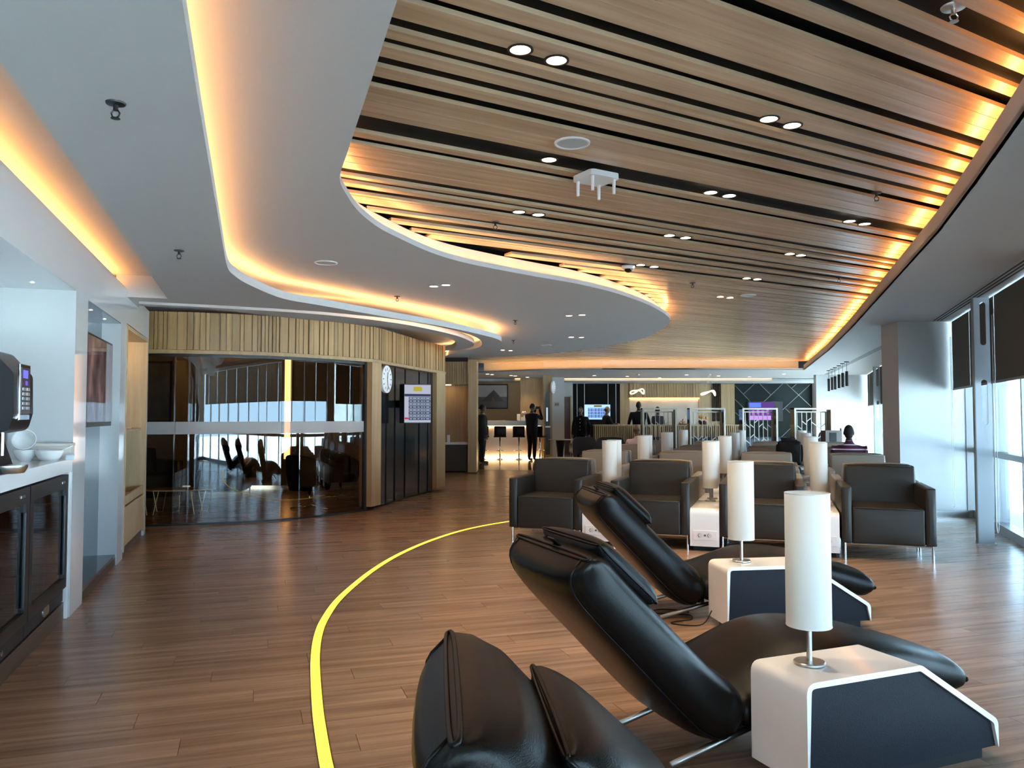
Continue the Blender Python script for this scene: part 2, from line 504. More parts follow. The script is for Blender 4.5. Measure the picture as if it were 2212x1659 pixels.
# window soffit D with the up-lit lip
dpx = [(2212, 238), (2166, 304), (2100, 398), (2024, 500), (1939, 595), (1839, 707), (1788, 758), (1736, 799)]
dedge = [V2(U(x, y, ZD)) for x, y in dpx]
dedge = ext(dedge, 7.5)
fpx = [(1736, 799), (1500, 798), (1300, 798), (1163, 800), (1031, 805)]
fedge = [V2(U(x, y, ZD)) for x, y in fpx]
polyD = list(dedge) + fedge[1:] + [Vector((-13, 26)), Vector((-13, 34)), Vector((14.8, 34)), Vector((0.32, -5.6))]
struct('ceiling', tri_prism(NB(), polyD, ZD, ZD + 0.03), ceilw)
lip = M('lip_paint', (0.62, 0.60, 0.58), 0.5)
struct('trim_4', strip(NB(), dedge, ZD, ZD + 0.14, 0.02, -1), lip)
b_ = NB(); i1 = [offset(dedge, -0.05), offset(dedge, -0.09)]
for k in range(len(dedge) - 1):
    b_.faces.new([b_.verts.new((*p, ZD + 0.128)) for p in (i1[0][k], i1[0][k + 1], i1[1][k + 1], i1[1][k])])
mesh('led_strip', b_, emis('led_lip', LEDC, 26.0), bpy.data.objects['trim_4'])
struct('trim_5', strip(NB(), offset(dedge, -0.52), ZD + 0.03, 3.1, 0.02, -1), white)
struct('trim_6', strip(NB(), fedge, ZD, ZD + 0.045, 0.02, -1), lip)
struct('trim_7', strip(NB(), offset(fedge, -0.34), ZD + 0.03, 3.1, 0.02, -1), white)
b_ = NB(); i1 = [offset(fedge, -0.06), offset(fedge, -0.12)]
for k in range(len(fedge) - 1):
    b_.faces.new([b_.verts.new((*p, ZD + 0.034)) for p in (i1[0][k], i1[0][k + 1], i1[1][k + 1], i1[1][k])])
mesh('led_strip', b_, emis('led_far', (1.0, 0.50, 0.15), 17.0), bpy.data.objects['trim_6'])

# timber slats
struct('ceiling', box((3, 10, 3.05), (14, 28, 0.01)), black)  # black sheet added just above the slats to cut light in the gaps
SA = math.radians(59.3)
se = Vector((math.sin(SA), math.cos(SA))); sn = Vector((-se.y, se.x))
slatm = wood('slat_oak', (0.47, 0.315, 0.19), (0.63, 0.455, 0.30), rot=(0, 0, PI / 2 - SA), scale=(0.7, 20, 20), rough=0.24, tone=0.09, bump=0.03)
opening = list(bedge) + list(reversed(fedge)) + list(reversed(dedge))
def span(n):
    ks = []
    m = len(opening)
    for i in range(m):
        a, b = opening[i], opening[(i + 1) % m]
        na, nb = a.dot(sn) - n, b.dot(sn) - n
        if na * nb < 0:
            p = a + (b - a) * (na / (na - nb)); ks.append(p.dot(se))
    return (min(ks), max(ks)) if ks else None
def nn(px, py): return V2(U(px, py, ZS)).dot(sn)
gaps = []
for x, ys in ((2174, [(-35, 0)]), (1954, [(-46, 0)]), (1758, [(-25, 0)]), (1700, [(27, 49)]), (1700, [(100, 101.5), (136, 137.5)]),
              (1200, [(11, 31), (75, 83), (133, 146), (176, 182), (214, 224), (254, 264), (300, 301), (322, 323), (333, 337), (347, 357), (376, 380), (396, 397), (412, 413), (425, 426), (438, 443), (455, 457), (471, 475), (485, 486), (499, 501), (512, 517), (529, 531), (540, 541), (550, 554)])):
    for y0, y1 in ys:
        a, b = sorted((nn(x, y0), nn(x, y1)))
        if b - a > 0.02: b += 0.020 * U(x, y1, ZS).y / 1.5 * 1.0      # the far board's edge shows below the dark gap
        gaps.append((a, b))
gaps.sort()
n_, near = gaps[0][0], []
while n_ > -2.0:
    wb = random.choice((0.12, 0.17, 0.2)); g = random.choice((0.006, 0.05, 0.08)); near.append((n_ - wb - g, n_ - wb)); n_ -= wb + g
n_, far = gaps[-1][1], []
while n_ < 21:
    wb = random.choice((0.10, 0.14, 0.17, 0.2)); g = random.choice((0.006, 0.006, 0.03, 0.045, 0.07)); far.append((n_ + wb, n_ + wb + g)); n_ += wb + g
gaps = near[::-1] + gaps + far
SLATROT = PI / 2 - SA
for (a0, a1), (b0, b1) in zip(gaps, gaps[1:]):
    lo, hi = a1, b0
    if hi - lo < 0.012: continue
    sp = span((lo + hi) / 2)
    if not sp: continue
    s0, s1 = sp[0] - 0.25, sp[1] + 0.48
    if s1 - s0 < 0.3: continue
    c = se * ((s0 + s1) / 2) + sn * ((lo + hi) / 2)
    o = mesh('slat', box((0, 0, 0.011), (s1 - s0, hi - lo, 0.022), 0), slatm, ceil)
    o.location = (c.x, c.y, ZS); o.rotation_euler = (0, 0, SLATROT)

# ---------------------------------------------------------------- left wall: counter bay, screen bay, shelf bay
def W(t, off, z): p = P0 + wd * t + wn * off; return Vector((p.x, p.y, z))
def onwall(px, py, off=0.0):
    r = ray(px, py); k = (off + P0.dot(wn)) / V2(r).dot(wn)
    p = V2(r) * k
    return (p - P0).dot(wd), HC + r.z * k
RW = math.atan2(wd.y, wd.x)
def wbox(t0, t1, o0, o1, z0, z1, bev=0.0): return box(W((t0 + t1) / 2, (o0 + o1) / 2, (z0 + z1) / 2), (abs(t1 - t0), abs(o1 - o0), z1 - z0), RW, bev)
t1, zn1 = onwall(165, 628); t2, zn2 = onwall(191, 648); t3, _ = onwall(262, 697); t4, zn3 = onwall(274, 698); t5, _ = onwall(318, 729); t6, _ = onwall(322, 700)
ZT = 2.66
wl = struct('wall_left', wbox(-6.5, t6, -0.75, 0, max(zn1, zn2, zn3) + 0.0, ZT), gloss)
def wpart(name, *a, mat=gloss, bev=0.0): return mesh(name, wbox(*a, bev), mat, wl)
ztop = max(zn1, zn2, zn3)
if zn1 < ztop: wpart('wall_panel', -6.5, t1, -0.75, 0, zn1, ztop)
wpart('wall_panel', t1, t2, -0.75, 0, 0.0, ztop)
if zn2 < ztop: wpart('wall_panel', t2, t3, -0.75, 0, zn2, ztop)
wpart('wall_panel', t3, t4, -0.75, 0, 0.0, ztop)
wpart('wall_panel', t5, t6, -0.75, 0, 0.0, ztop)
if zn3 < ztop: wpart('wall_panel', t4, t5, -0.75, 0, zn3, ztop)
wpart('wall_back_panel', -6.5, t1, -1.2, -0.75, 0, ZT, mat=gloss)
niche_b = M('bay_blue_grey', (0.055, 0.08, 0.105), 0.10)
wpart('bay_back', t2, t3, -0.20, -0.165, 0.0, zn2, mat=niche_b)
wpart('bay_soffit', t2, t3, -0.165, -0.002, zn2 - 0.006, zn2, mat=niche_b)
brownk = wood('kick_walnut', (0.055, 0.032, 0.022), (0.11, 0.066, 0.045), rot=(0, 0, RW), rough=0.4)
zk = onwall(249, 1207)[1]
wpart('bay_ledge', t2, t3, -0.165, -0.015, max(zk, 0.10) - 0.03, max(zk, 0.10), mat=niche_b)
struct('baseboard_left', wbox(t2, t3, -0.06, -0.012, 0.0, max(zk, 0.10) - 0.03), brownk)
struct('baseboard_left', wbox(-6.5, t1, -0.10, -0.03, 0.0, 0.115), brownk)
struct('wall_back', box((-5.6, 0.6, 1.5), (7.2, 0.2, 3.1)), white)     # closes the corner left of the camera
bpy.data.objects['wall_back'].location.y = -0.9
struct('wall_far_left', box((-13.0, 14, 1.5), (0.2, 40, 3.1)), white)

# ---------------------------------------------------------------- curved room: glass, posts, stone wall, timber band
oakv = wood('oak_cladding', (0.32, 0.19, 0.072), (0.46, 0.295, 0.125), rot=(0, PI / 2, 0), scale=(0.9, 22, 22), rough=0.42, tone=0.16)
oakp = wood('oak_panel', (0.36, 0.23, 0.105), (0.47, 0.32, 0.155), rot=(0, PI / 2, 0), scale=(0.9, 16, 16), rough=0.42, tone=0.03)
gpx = [(313, 1138), (400, 1136), (515, 1131), (610, 1125), (700, 1116), (790, 1104), (818, 1098), (860, 1085), (900, 1073), (938, 1063), (958, 1057)]
gl = smooth_line([V2(U(x, y, 0)) for x, y in gpx], 6)
first = [V2(U(313, 1138, 0))]
def glx(px):                          # arc length where the wall line crosses a pixel column
    s = 0
    for a, b in zip(gl, gl[1:]):
        fa, fb = a.x - a.y * (px - CX) / FPX, b.x - b.y * (px - CX) / FPX
        if fa <= 0 < fb: return s + (b - a).length * (-fa) / (fb - fa)
        s += (b - a).length
    return s
def seg(s0, s1, n=12): return [path_at(gl, s0 + (s1 - s0) * k / n)[0] for k in range(n + 1)]
sG0, sG1, sP1, sD1, sE = 0.0, glx(795), glx(818), glx(940), plen(gl)
lead = [gl[0] + (gl[0] - gl[1]).normalized() * 1.6]
ZG = 2.20
wr = struct('wall_glass_room', strip(NB(), lead + seg(0, sE, 40), ZG + 0.045, 2.735, 0.10, 1), oakp)
# battens, each its own
s_ = -1.5
full = [lead[0]] + gl
L0 = (gl[0] - lead[0]).length
tot = plen(full)
s_ = 0.02
while s_ < tot - 0.04:
    wb = random.choice((0.045, 0.07, 0.075, 0.10, 0.12, 0.05))
    if s_ > L0 + sD1: wb = min(wb, 0.07)
    c, t = path_at(full, s_ + wb / 2)
    nrm = Vector((t.y, -t.x))
    pr = random.choice((0.020, 0.028, 0.036))
    o = mesh('batten', box((0, 0, 0), (wb - 0.013, pr, 2.735 - ZG - 0.05), 0), oakv, wr)
    p = c + nrm * pr / 2
    o.location = (p.x, p.y, (2.735 + ZG + 0.05) / 2); o.rotation_euler = (0, 0, math.atan2(t.y, t.x))
    s_ += wb
mesh('band_edge', strip(NB(), offset(lead + seg(0, sE, 40), -0.04), ZG, ZG + 0.045, 0.14, 1), oakp, wr)
blackf = M('black_anodised', (0.010, 0.009, 0.008), 0.35)
smoke = pane('smoked_glass', (0.66, 0.48, 0.31), 0.10)
win = empty('window_1', (0, 0, 0), kind='structure')
mesh('top_frame', strip(NB(), offset(lead + seg(0, sG1), 0.02), ZG - 0.035, ZG, 0.05, 1), blackf, win)
mesh('bottom_frame', strip(NB(), offset(lead + seg(0, sG1), 0.02), 0.0, 0.025, 0.05, 1), blackf, win)
sj = [-1.5, glx(378), glx(611), sG1 - 0.05]
for a, b in zip(sj, sj[1:]):
    pts = ([lead[0]] if a < 0 else []) + seg(max(a, 0) + 0.004, b - 0.004, 8)
    gp = mesh('glass_pane', strip(NB(), offset(pts, 0.04), 0.025, ZG - 0.035), smoke, win, smooth=True)
    mesh('frosted_band', strip(NB(), offset(pts, 0.034), 1.165, 1.325), pane('frosting', (0.6, 0.57, 0.53), 0.0, 0.4, milky=0.5), gp, smooth=True)
c, t = path_at(gl, sG1 - 0.025)
mesh('side_frame', box((c.x - t.y * 0.04, c.y + t.x * 0.04, ZG / 2), (0.05, 0.05, ZG), math.atan2(t.y, t.x)), blackf, win)
c, t = path_at(gl, (sG1 + sP1) / 2)
mesh('post', box((c.x - t.y * 0.06, c.y + t.x * 0.06, ZG / 2 + 0.03), (sP1 - sG1, 0.20, ZG - 0.06), math.atan2(t.y, t.x)), oakp, wr)
stone = M('dark_stone', (0.016, 0.018, 0.019), 0.13, spec=0.3, var=0.35, vscale=5.0)
ws = struct('wall_stone', strip(NB(), offset(seg(sP1, sD1, 20), 0.07), 0, ZG, 0.1, 1), black)
# stone strips with recessed dark joints
ss = sP1 + 0.01
wds = [0.14, 0.17, 0.33, 0.42, 0.62, 0.36, 0.40, 0.5, 0.5, 0.5]
for wv in wds:
    e_ = min(ss + wv, sD1 - 0.01)
    if e_ - ss < 0.06: break
    mesh('stone_strip', strip(NB(), offset(seg(ss, e_, 4), 0.045), 0.03, ZG - 0.01, 0.03, 1), stone, ws)
    ss = e_ + 0.07
c, t = path_at(gl, (sD1 + sE) / 2)
mesh('post', box((c.x - t.y * 0.1, c.y + t.x * 0.1, ZG / 2 + 0.03), (max(sE - sD1, 0.22), 0.26, ZG - 0.06), math.atan2(t.y, t.x)), oakp, wr)
# room behind the glass
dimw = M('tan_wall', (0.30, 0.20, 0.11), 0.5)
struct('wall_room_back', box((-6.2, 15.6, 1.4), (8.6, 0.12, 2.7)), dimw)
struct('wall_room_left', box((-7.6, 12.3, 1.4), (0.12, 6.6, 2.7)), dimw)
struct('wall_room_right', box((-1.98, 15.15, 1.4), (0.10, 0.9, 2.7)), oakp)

# ---------------------------------------------------------------- facade on the right
F0, fd = Vector((6.45, 11.1)), Vector((0.342, 0.94)).normalized()
fn = Vector((-fd.y, fd.x)); RF = math.atan2(fd.y, fd.x)
def FW(s, off, z): p = F0 + fd * s + fn * off; return Vector((p.x, p.y, z))
def fbox(s0, s1, o0, o1, z0, z1, bev=0.0): return box(FW((s0 + s1) / 2, (o0 + o1) / 2, (z0 + z1) / 2), (abs(s1 - s0), abs(o1 - o0), z1 - z0), RF, bev)
alu = M('grey_aluminium', (0.32, 0.34, 0.36), 0.35, 0.8)
clear = pane('clear_glass', (0.93, 0.98, 1.0), 0.03)
blindm = cloth_through('blind_screen', (0.14, 0.135, 0.12), 0.22)
BAY = 1.36
wi = 2
ZBL = 1.77
def bay(s0, s1):
    global wi
    r = empty('window_%d' % wi, (0, 0, 0), kind='structure'); wi += 1
    mesh('mullion', fbox(s0 - 0.03, s0 + 0.03, -0.10, 0.05, 0, ZD), alu, r)
    mesh('sill', fbox(s0, s1, -0.10, 0.06, 0, 0.10), alu, r)
    mesh('transom', fbox(s0 + 0.03, s1 - 0.03, -0.06, 0.04, 0.89, 0.96), alu, r)
    mesh('pane', fbox(s0 + 0.03, s1 - 0.03, -0.012, -0.004, 0.10, 0.89), clear, r)
    mesh('pane', fbox(s0 + 0.03, s1 - 0.03, -0.012, -0.004, 0.96, ZD), clear, r)
nb = 0
for k in range(13):
    bay(-BAY * (k + 1), -BAY * k)
for k in range(14):
    bay(0.55 + BAY * k, 0.55 + BAY * (k + 1))
struct('wall_pier', box((5.90, 11.36, ZD / 2), (1.0, 0.5, ZD)), white)
pier = bpy.data.objects['wall_pier']
struct('wall_pier', fbox(-0.05, 0.62, -0.25, 0.12, 0, ZD), white)
struct('baseboard_right', box((5.90, 11.10, 0.045), (0.98, 0.02, 0.09)), steel)
# wall that closes the far end of the window side
xw = D(1764, 900, 25.5).x
struct('wall_far_right', box((xw + 1.6, 25.6, 1.4), (3.2, 0.2, 2.8)), white)
# windows behind the camera with patterned blinds
wb_y = -5.2
for k in range(7):
    x0 = -8.9 + k * 1.4; bw_ = 1.4 if k < 6 else 1.0
    r = empty('window_%d' % wi, (0, 0, 0), kind='structure'); wi += 1
    mesh('mullion', box((x0, wb_y, 1.4), (0.07, 0.12, 2.8)), alu, r)
    mesh('sill', box((x0 + bw_ / 2, wb_y, 0.06), (bw_, 0.14, 0.12)), alu, r)
    mesh('transom', box((x0 + bw_ / 2, wb_y, 0.93), (bw_ - 0.07, 0.08, 0.07)), alu, r)
    mesh('pane', box((x0 + bw_ / 2, wb_y - 0.02, 1.4), (bw_ - 0.07, 0.008, 2.6)), clear, r)
struct('wall_window_head', box((-4.3, wb_y, 2.9), (9.5, 0.2, 0.4)), white)
struct('wall_back_left', box((-9.1, -3.0, 1.5), (0.2, 4.4, 3.1)), white)

# ---------------------------------------------------------------- far end of the lounge
YB = 30.0
def bxp(name, px0, px1, py0, py1, y, th, mat, parent=None, kind=None):
    a, b = D(px0, py1, y), D(px1, py0, y)
    return mesh(name, box(((a.x + b.x) / 2, y + th / 2, (a.z + b.z) / 2), (b.x - a.x, th, b.z - a.z)), mat, parent, kind=kind)
oakfar = oakp
charw = M('charcoal_wall', (0.008, 0.007, 0.006), 0.65, spec=0.1)
green = M('dark_green_panel', (0.014, 0.019, 0.018), 0.6, spec=0.12, var=0.15)
wf = struct('wall_far', box((4, YB + 0.2, 1.45), (26, 0.2, 2.9)), white)
def fz(px0, px1, z0, z1, th, mat, name, y=YB, par=wf):
    a, b = D(px0, 900, y).x, D(px1, 900, y).x
    return mesh(name, box(((a + b) / 2, y + 0.1 - th / 2, (z0 + z1) / 2), (b - a, th, z1 - z0)), mat, par)
fz(1236, 1340, 0, 2.62, 0.05, charw, 'charcoal_panel')
for px in (1247, 1263, 1314, 1331): fz(px - 0.5, px + 0.5, 0, 2.62, 0.062, steel, 'metal_joint')
fz(1340, 1360, 0, 2.62, 0.06, oakfar, 'oak_panel')
fz(1510, 1588, 0, 2.62, 0.06, oakfar, 'oak_panel')
# slatted upper band over the lit recess
a0, a1 = D(1360, 900, YB).x, D(1512, 900, YB).x
k, x = 0, a0
while x < a1 - 0.02:
    wv = random.choice((0.05, 0.08, 0.11)); mesh('batten', box((x + wv / 2 - 0.005, YB + 0.02, 2.36), (wv - 0.012, 0.14, 0.55)), oakv, wf); x += wv
fz(1361, 1511, 0.9, 2.09, 0.03, M('marble_tan', (0.52, 0.42, 0.32), 0.25, var=0.25, vscale=2.0), 'recess_back')
fz(1361, 1511, 2.06, 2.085, 0.10, emis('recess_led', (1.0, 0.60, 0.15), 9.0), 'recess_led')
for k in range(7):
    px = 1538.5 + k * 3.0
    fz(px, px + 1.4, 1.2, 2.62, 0.10, charw, 'dark_slat')
fz(1588, 1756, 0, 2.62, 0.05, green, 'green_panel')
# diagonal metal inlay
gp_ = bpy.data.objects['green_panel']
dl = [((1588, 833), (1628, 875)), ((1606, 851), (1630, 829)), ((1641, 829), (1665, 853)), ((1650, 868), (1692, 828)), ((1699, 829), (1752, 878)), ((1711, 838), (1722, 828)), ((1691, 885), (1752, 829)), ((1697, 883), (1716, 900)), ((1588, 863), (1606, 881)), ((1588, 891), (1606, 906)), ((1598, 918), (1610, 908)), ((1684, 948), (1716, 917))]
for p, q in dl:
    A_, B_ = D(*p, YB + 0.04), D(*q, YB + 0.04)
    b_ = NB(); d_ = (B_ - A_); ang = math.atan2(d_.z, d_.x)
    bx(b_, (0, 0, 0), (d_.length, 0.02, 0.016), mtx=Matrix.Translation((A_ + B_) / 2) @ Matrix.Rotation(-ang, 4, 'Y'))
    mesh('inlay', b_, M('inlay_metal', (0.22, 0.21, 0.19), 0.4, 0.5), gp_)
fz(1756, 1764, 0, 2.7, 0.25, white, 'pier')
# dropped bulkhead in front of the far wall
struct('ceiling', box((5.2, 28.9, 2.665), (18, 2.0, 0.07)), ceilw)
b_ = NB(); bx(b_, (4.6, 27.86, 2.707), (9, 0.03, 0.006)); mesh('led_strip', b_, emis('led_bulk', (1.0, 0.58, 0.25), 5.0), bpy.data.objects['wall_far'])
# bar side
struct('wall_bar', box((-1.1, 29.0, 1.4), (5.0, 0.2, 2.8)), M('bar_wall', (0.46, 0.29, 0.13), 0.5))
struct('wall_bar_screen', box((D(1150, 900, 27.6).x, 27.6, 1.4), (D(1176, 900, 27.6).x - D(1124, 900, 27.6).x, 0.12, 2.75)), oakp)
struct('wall_bar_pillar', box((D(1183, 900, 26).x, 26.05, 1.4), (0.29, 0.3, 2.75)), oakp)
struct('wall_white_pillar', box((D(1206, 900, 27).x, 27.2, 1.4), (0.42, 0.3, 2.75)), white)
struct('wall_grey_pillar', box((D(1227, 900, 29).x, 29.2, 1.4), (0.36, 0.3, 2.75)), white)
# phone niche between curved room and bar
nx0, nx1, ny = D(962, 900, 19.6).x, D(1012, 900, 19.6).x, 19.6
wnr = struct('wall_niche', box(((nx0 + nx1) / 2 - 0.3, ny + 0.75, 1.4), (nx1 - nx0 + 0.8, 0.1, 2.75)), oakp)
struct('wall_niche_post', box((D(1021, 900, 19.7).x, 19.95, 1.4), (0.215, 0.9, 2.75)), oakp)
x = nx0 - 0.5
while x < nx1:
    wv = random.choice((0.035, 0.05, 0.06)); mesh('batten', box((x + wv / 2, ny + 0.02, 2.46), (wv - 0.012, 0.05, 0.56)), oakv, wnr); x += wv
mesh('niche_head', box(((nx0 + nx1) / 2 - 0.25, ny + 0.35, 2.46), (nx1 - nx0 + 0.5, 0.6, 0.55)), oakp, wnr)
mesh('niche_led', box((D(968, 900, 19.9).x, 19.95, 2.175), (0.12, 0.12, 0.01)), emis('niche_glow', (1, 0.7, 0.35), 30), wnr)
# ground and building outside
struct('ground_outside', box((30, 10, -0.45), (90, 120, 0.1)), M('apron_concrete', (0.62, 0.63, 0.62), 0.8))

# sky portals in the window openings (sampling aids for the daylight only)
def portal_light(name, c, wv, hv, n):
    l = bpy.data.lights.new(name, 'AREA'); l.shape = 'RECTANGLE'; l.size = wv; l.size_y = hv; l.cycles.is_portal = True
    o = bpy.data.objects.new(name, l); o.location = c; o.rotation_euler = Vector((n.x, n.y, 0)).to_track_quat('-Z', 'Y').to_euler(); link(o)
portal_light('window_right_offscreen', FW(-8.85, -0.14, 0.93), 17.7, 1.68, fn)
portal_light('window_far_right', FW(10.0, -0.14, 0.93), 19.0, 1.68, fn)
portal_light('window_back_offscreen', Vector((-4.0, wb_y - 0.15, 0.93)), 9.8, 1.64, Vector((0, 1)))
# ================================================================ FIXTURES OF THE SHELL
# ---------------------------------------------------------------- roller blinds
def blind(s0, s1, z, label, m=blindm, bar=True, chain=False):
    r = empty('roller_blind', FW((s0 + s1) / 2, 0.285, 0), RF)
    wv = abs(s1 - s0)
    mesh('screen', box((0, 0, (z + ZD - 0.01) / 2), (wv, 0.004, ZD - 0.01 - z)), m, r)
    mesh('bottom_bar', box((0, 0, z), (wv, 0.016, 0.028), 0, 0.004), M('blind_bar', (0.16, 0.16, 0.155), 0.5), r)
    if chain:
        x = chain * (wv / 2 - 0.02)
        pts = [(x, 0.03, 2.5), (x, 0.03, 0.5)] + [(x - 0.055 + 0.055 * math.cos(a), 0.03, 0.25 - 0.10 * math.sin(a) + 0.0) for a in [k * PI / 8 for k in range(0, 9)]] + [(x - 0.11, 0.03, 0.5), (x - 0.11 + 0.03, 0.03, 2.5)]
        mesh('pull_chain', tube(NB(), pts, 0.0035, 6), M('chain_white', (0.75, 0.78, 0.80), 0.4), r, True)
    return tag(r, label, 'blind', 'grey roller blinds on the window side')
# patterned blinds behind the camera (seen mirrored in the smoked glass)
def leafy(axis):
    m = bpy.data.materials.new('leaf_print'); m.use_nodes = True
    nt = m.node_tree; nt.nodes.clear(); N, L = nt.nodes.new, nt.links.new
    g = N('ShaderNodeNewGeometry'); sp = N('ShaderNodeSeparateXYZ'); L(g.outputs['Position'], sp.inputs[0])
    def mth(op, a, b=None):
        n = N('ShaderNodeMath'); n.operation = op
        for i, q in enumerate((a, b)):
            if q is None: continue
            if isinstance(q, (int, float)): n.inputs[i].default_value = q
            else: L(q, n.inputs[i])
        return n.outputs[0]
    x = mth('PINGPONG', sp.outputs[axis], 0.30)
    st = mth('LESS_THAN', x, 0.022)
    v = mth('ADD', mth('MULTIPLY', x, 1.7), sp.outputs['Z'])
    vein = mth('LESS_THAN', mth('PINGPONG', v, 0.075), 0.026)
    f = mth('MAXIMUM', st, vein)
    mx = N('ShaderNodeMix'); mx.data_type = 'RGBA'; L(f, mx.inputs['Factor'])
    mx.inputs['A'].default_value = (0.62, 0.57, 0.50, 1); mx.inputs['B'].default_value = (0.17, 0.11, 0.07, 1)
    d = N('ShaderNodeBsdfDiffuse'); t = N('ShaderNodeBsdfTranslucent'); ms = N('ShaderNodeMixShader'); ms.inputs[0].default_value = 0.5
    L(mx.outputs['Result'], d.inputs[0]); L(mx.outputs['Result'], t.inputs[0]); L(d.outputs[0], ms.inputs[1]); L(t.outputs[0], ms.inputs[2])
    o = N('ShaderNodeOutputMaterial'); L(ms.outputs[0], o.inputs[0])
    return m
leafy2 = leafy('Y')
pr_lab = 'leaf-printed roller blind half lowered, %s window bay from the pier on the recliner side'
bl_lab = 'grey roller blind half lowered, %s window bay from the pier on the recliner side'
blo = 'grey roller blind half lowered, %s window bay beyond the white pier'
num = ['first', 'second', 'third', 'fourth', 'fifth', 'sixth', 'seventh', 'eighth', 'ninth', 'tenth', 'eleventh', 'twelfth', 'thirteenth']
for k in range(13):
    blind(max(-BAY * (k + 1) + 0.02, -16.9), -BAY * k - 0.02 - (0.13 if k == 0 else 0), ZBL, bl_lab % num[k] if k < 4 else pr_lab % num[k], m=blindm if k < 4 else leafy2, chain=(1 if k in (0, 2) else 0))
for k in range(11):
    blind(0.66 + BAY * k + 0.02, min(0.66 + BAY * (k + 1) - 0.02, 15.1), 1.72, blo % num[k])

leafm = leafy('X')
ZPB = 1.15  # back blinds lowered below the others to cut light from behind the camera
for k in range(7):
    x0 = -8.9 + k * 1.4; bw_ = 1.33 if k < 6 else 0.86
    r = empty('printed_blind', (x0 + 0.035 + bw_ / 2, wb_y + 0.14, 0))
    mesh('screen', box((0, 0, (ZPB + 2.74) / 2), (bw_, 0.004, 2.74 - ZPB)), leafm, r)
    mesh('bottom_bar', box((0, 0, ZPB), (bw_, 0.02, 0.03)), M('blind_bar'), r)
    tag(r, 'roller blind with printed leaf veins on windows mirrored in the smoked glass', 'blind', 'leaf-printed blinds mirrored in the glass room')

# ---------------------------------------------------------------- steel fins at the windows
def capsule(cx, cy, rx, h, n=10):
    return [(cx + rx * math.cos(a), cy + h / 2 + rx * math.sin(a)) for a in [k * PI / n for k in range(n + 1)]] + [(cx + rx * math.cos(a), cy - h / 2 + rx * math.sin(a)) for a in [PI + k * PI / n for k in range(n + 1)]]
finm = M('fin_steel', (0.42, 0.46, 0.50), 0.38, 0.35)
def fin(s, label):
    r = empty('steel_fin', FW(s, 0, 0), RF)
    outer = [(0.31, 0.0), (0.47, 0.0), (0.47, ZD - 0.01), (0.31, ZD - 0.01)]
    holes = [capsule(0.375, 2.42, 0.03, 0.42), capsule(0.375, 1.55, 0.03, 0.44)]
    mt = Matrix(((0, 0, 1, 0), (1, 0, 0, 0), (0, 1, 0, 0), (0, 0, 0, 1)))
    filled('web_plate', outer, holes, 0.02, finm, mt, r)
    mesh('edge_flange', box((0, 0.475, (ZD - 0.01) / 2), (0.09, 0.012, ZD - 0.012)), M('fin_dark', (0.16, 0.15, 0.14), 0.5), r)
    mesh('base_plate', box((0, 0.39, 0.006), (0.12, 0.19, 0.012)), finm, r)
    return tag(r, label, 'fin', 'slotted steel fins along the windows')
fin(-2.62, 'slotted steel fin before the windows on the recliner side of the white pier')
fin(-2.62 - 2.72, 'slotted steel fin along the windows beside the recliners')
for k in range(4): fin(2.3 + 2.72 * k, 'slotted steel fin beyond the white pier, %s from the pier' % num[k])

# ---------------------------------------------------------------- linear air slots in the window soffit
def vent(p, q, label):
    a, b = U(*p, ZD), U(*q, ZD); d = b - a
    r = empty('air_slot', ((a + b) / 2).to_tuple(), math.atan2(d.y, d.x))
    mesh('frame', box((0, 0, -0.002), (d.length, 0.15, 0.006)), ceilw, r)
    for k in (-1, 0, 1): mesh('slot', box((0, k * 0.045, -0.004), (d.length - 0.01, 0.019, 0.006)), black, r)
    return tag(r, label, 'vent', 'linear air slots')
vent((2024, 692), (2290, 519), 'three-slot linear air diffuser in soffit on recliner side of the pier')
vent((1786, 808.5), (1912, 746), 'three-slot linear air diffuser in soffit beyond the pier')

# ---------------------------------------------------------------- small ceiling fittings
def downlight(px, py, z, label, group, r=0.045, ring=blackm, power=0.0):
    p = U(px, py, z)
    e = empty('downlight', p.to_tuple())
    mesh('ring', lathe(NB(), [(r, 0.0), (r + 0.012, -0.002), (r + 0.012, -0.006), (r, -0.006), (r, 0.0)], 24), ring, e, math.radians(40))
    mesh('lens', lathe(NB(), [(0, -0.003), (r, -0.003)], 24), spotm, e)
    if power:
        l = bpy.data.lights.new('downlight_beam', 'SPOT'); l.energy = power; l.color = (1.0, 0.76, 0.50); l.spot_size = 1.7; l.spot_blend = 0.8; l.shadow_soft_size = 0.04
        b = bpy.data.objects.new('downlight_beam', l); b.location = (0, 0, -0.02); link(b, e)
    return tag(e, label, 'downlight', group)
for px, py in [(1124, 106), (1202, 129), (1661, 256), (1711, 270), (1186, 344), (1535, 415), (1575, 422), (1121, 457), (1163, 463), (1835, 477), (1868, 483), (1446, 508), (1481, 513), (1706, 548), (1730, 551), (1613, 601), (1636, 603), (1384, 572), (1413, 576), (1556, 641), (1577, 643)]:
    downlight(px, py, ZS - 0.0005, 'round recessed downlight glowing in a dark gap of the slatted ceiling', 'downlights in the slatted ceiling', power=36.0)
for px, py in [(937, 618), (963, 615), (1229, 681.5), (1257, 680), (1234, 728), (1256, 728.5), (1086, 756), (1103, 757)]:
    downlight(px, py, ZB, 'round white downlight in the curved white ceiling beside the slats', 'downlights in the curved white ceiling', 0.045, white, 26.0)
for px, py in [(1053, 808), (1063, 809), (1104, 811), (1113, 812), (1061, 819), (1072, 819), (1139, 814.5), (1239, 818), (1284, 811), (1355, 813), (1425, 816), (1483, 809.5), (1552, 812), (1619, 814), (1693, 808)]:
    downlight(px, py, ZD, 'round downlight in the low white ceiling before the far wall', 'downlights before the far wall', 0.06, white, 34.0)

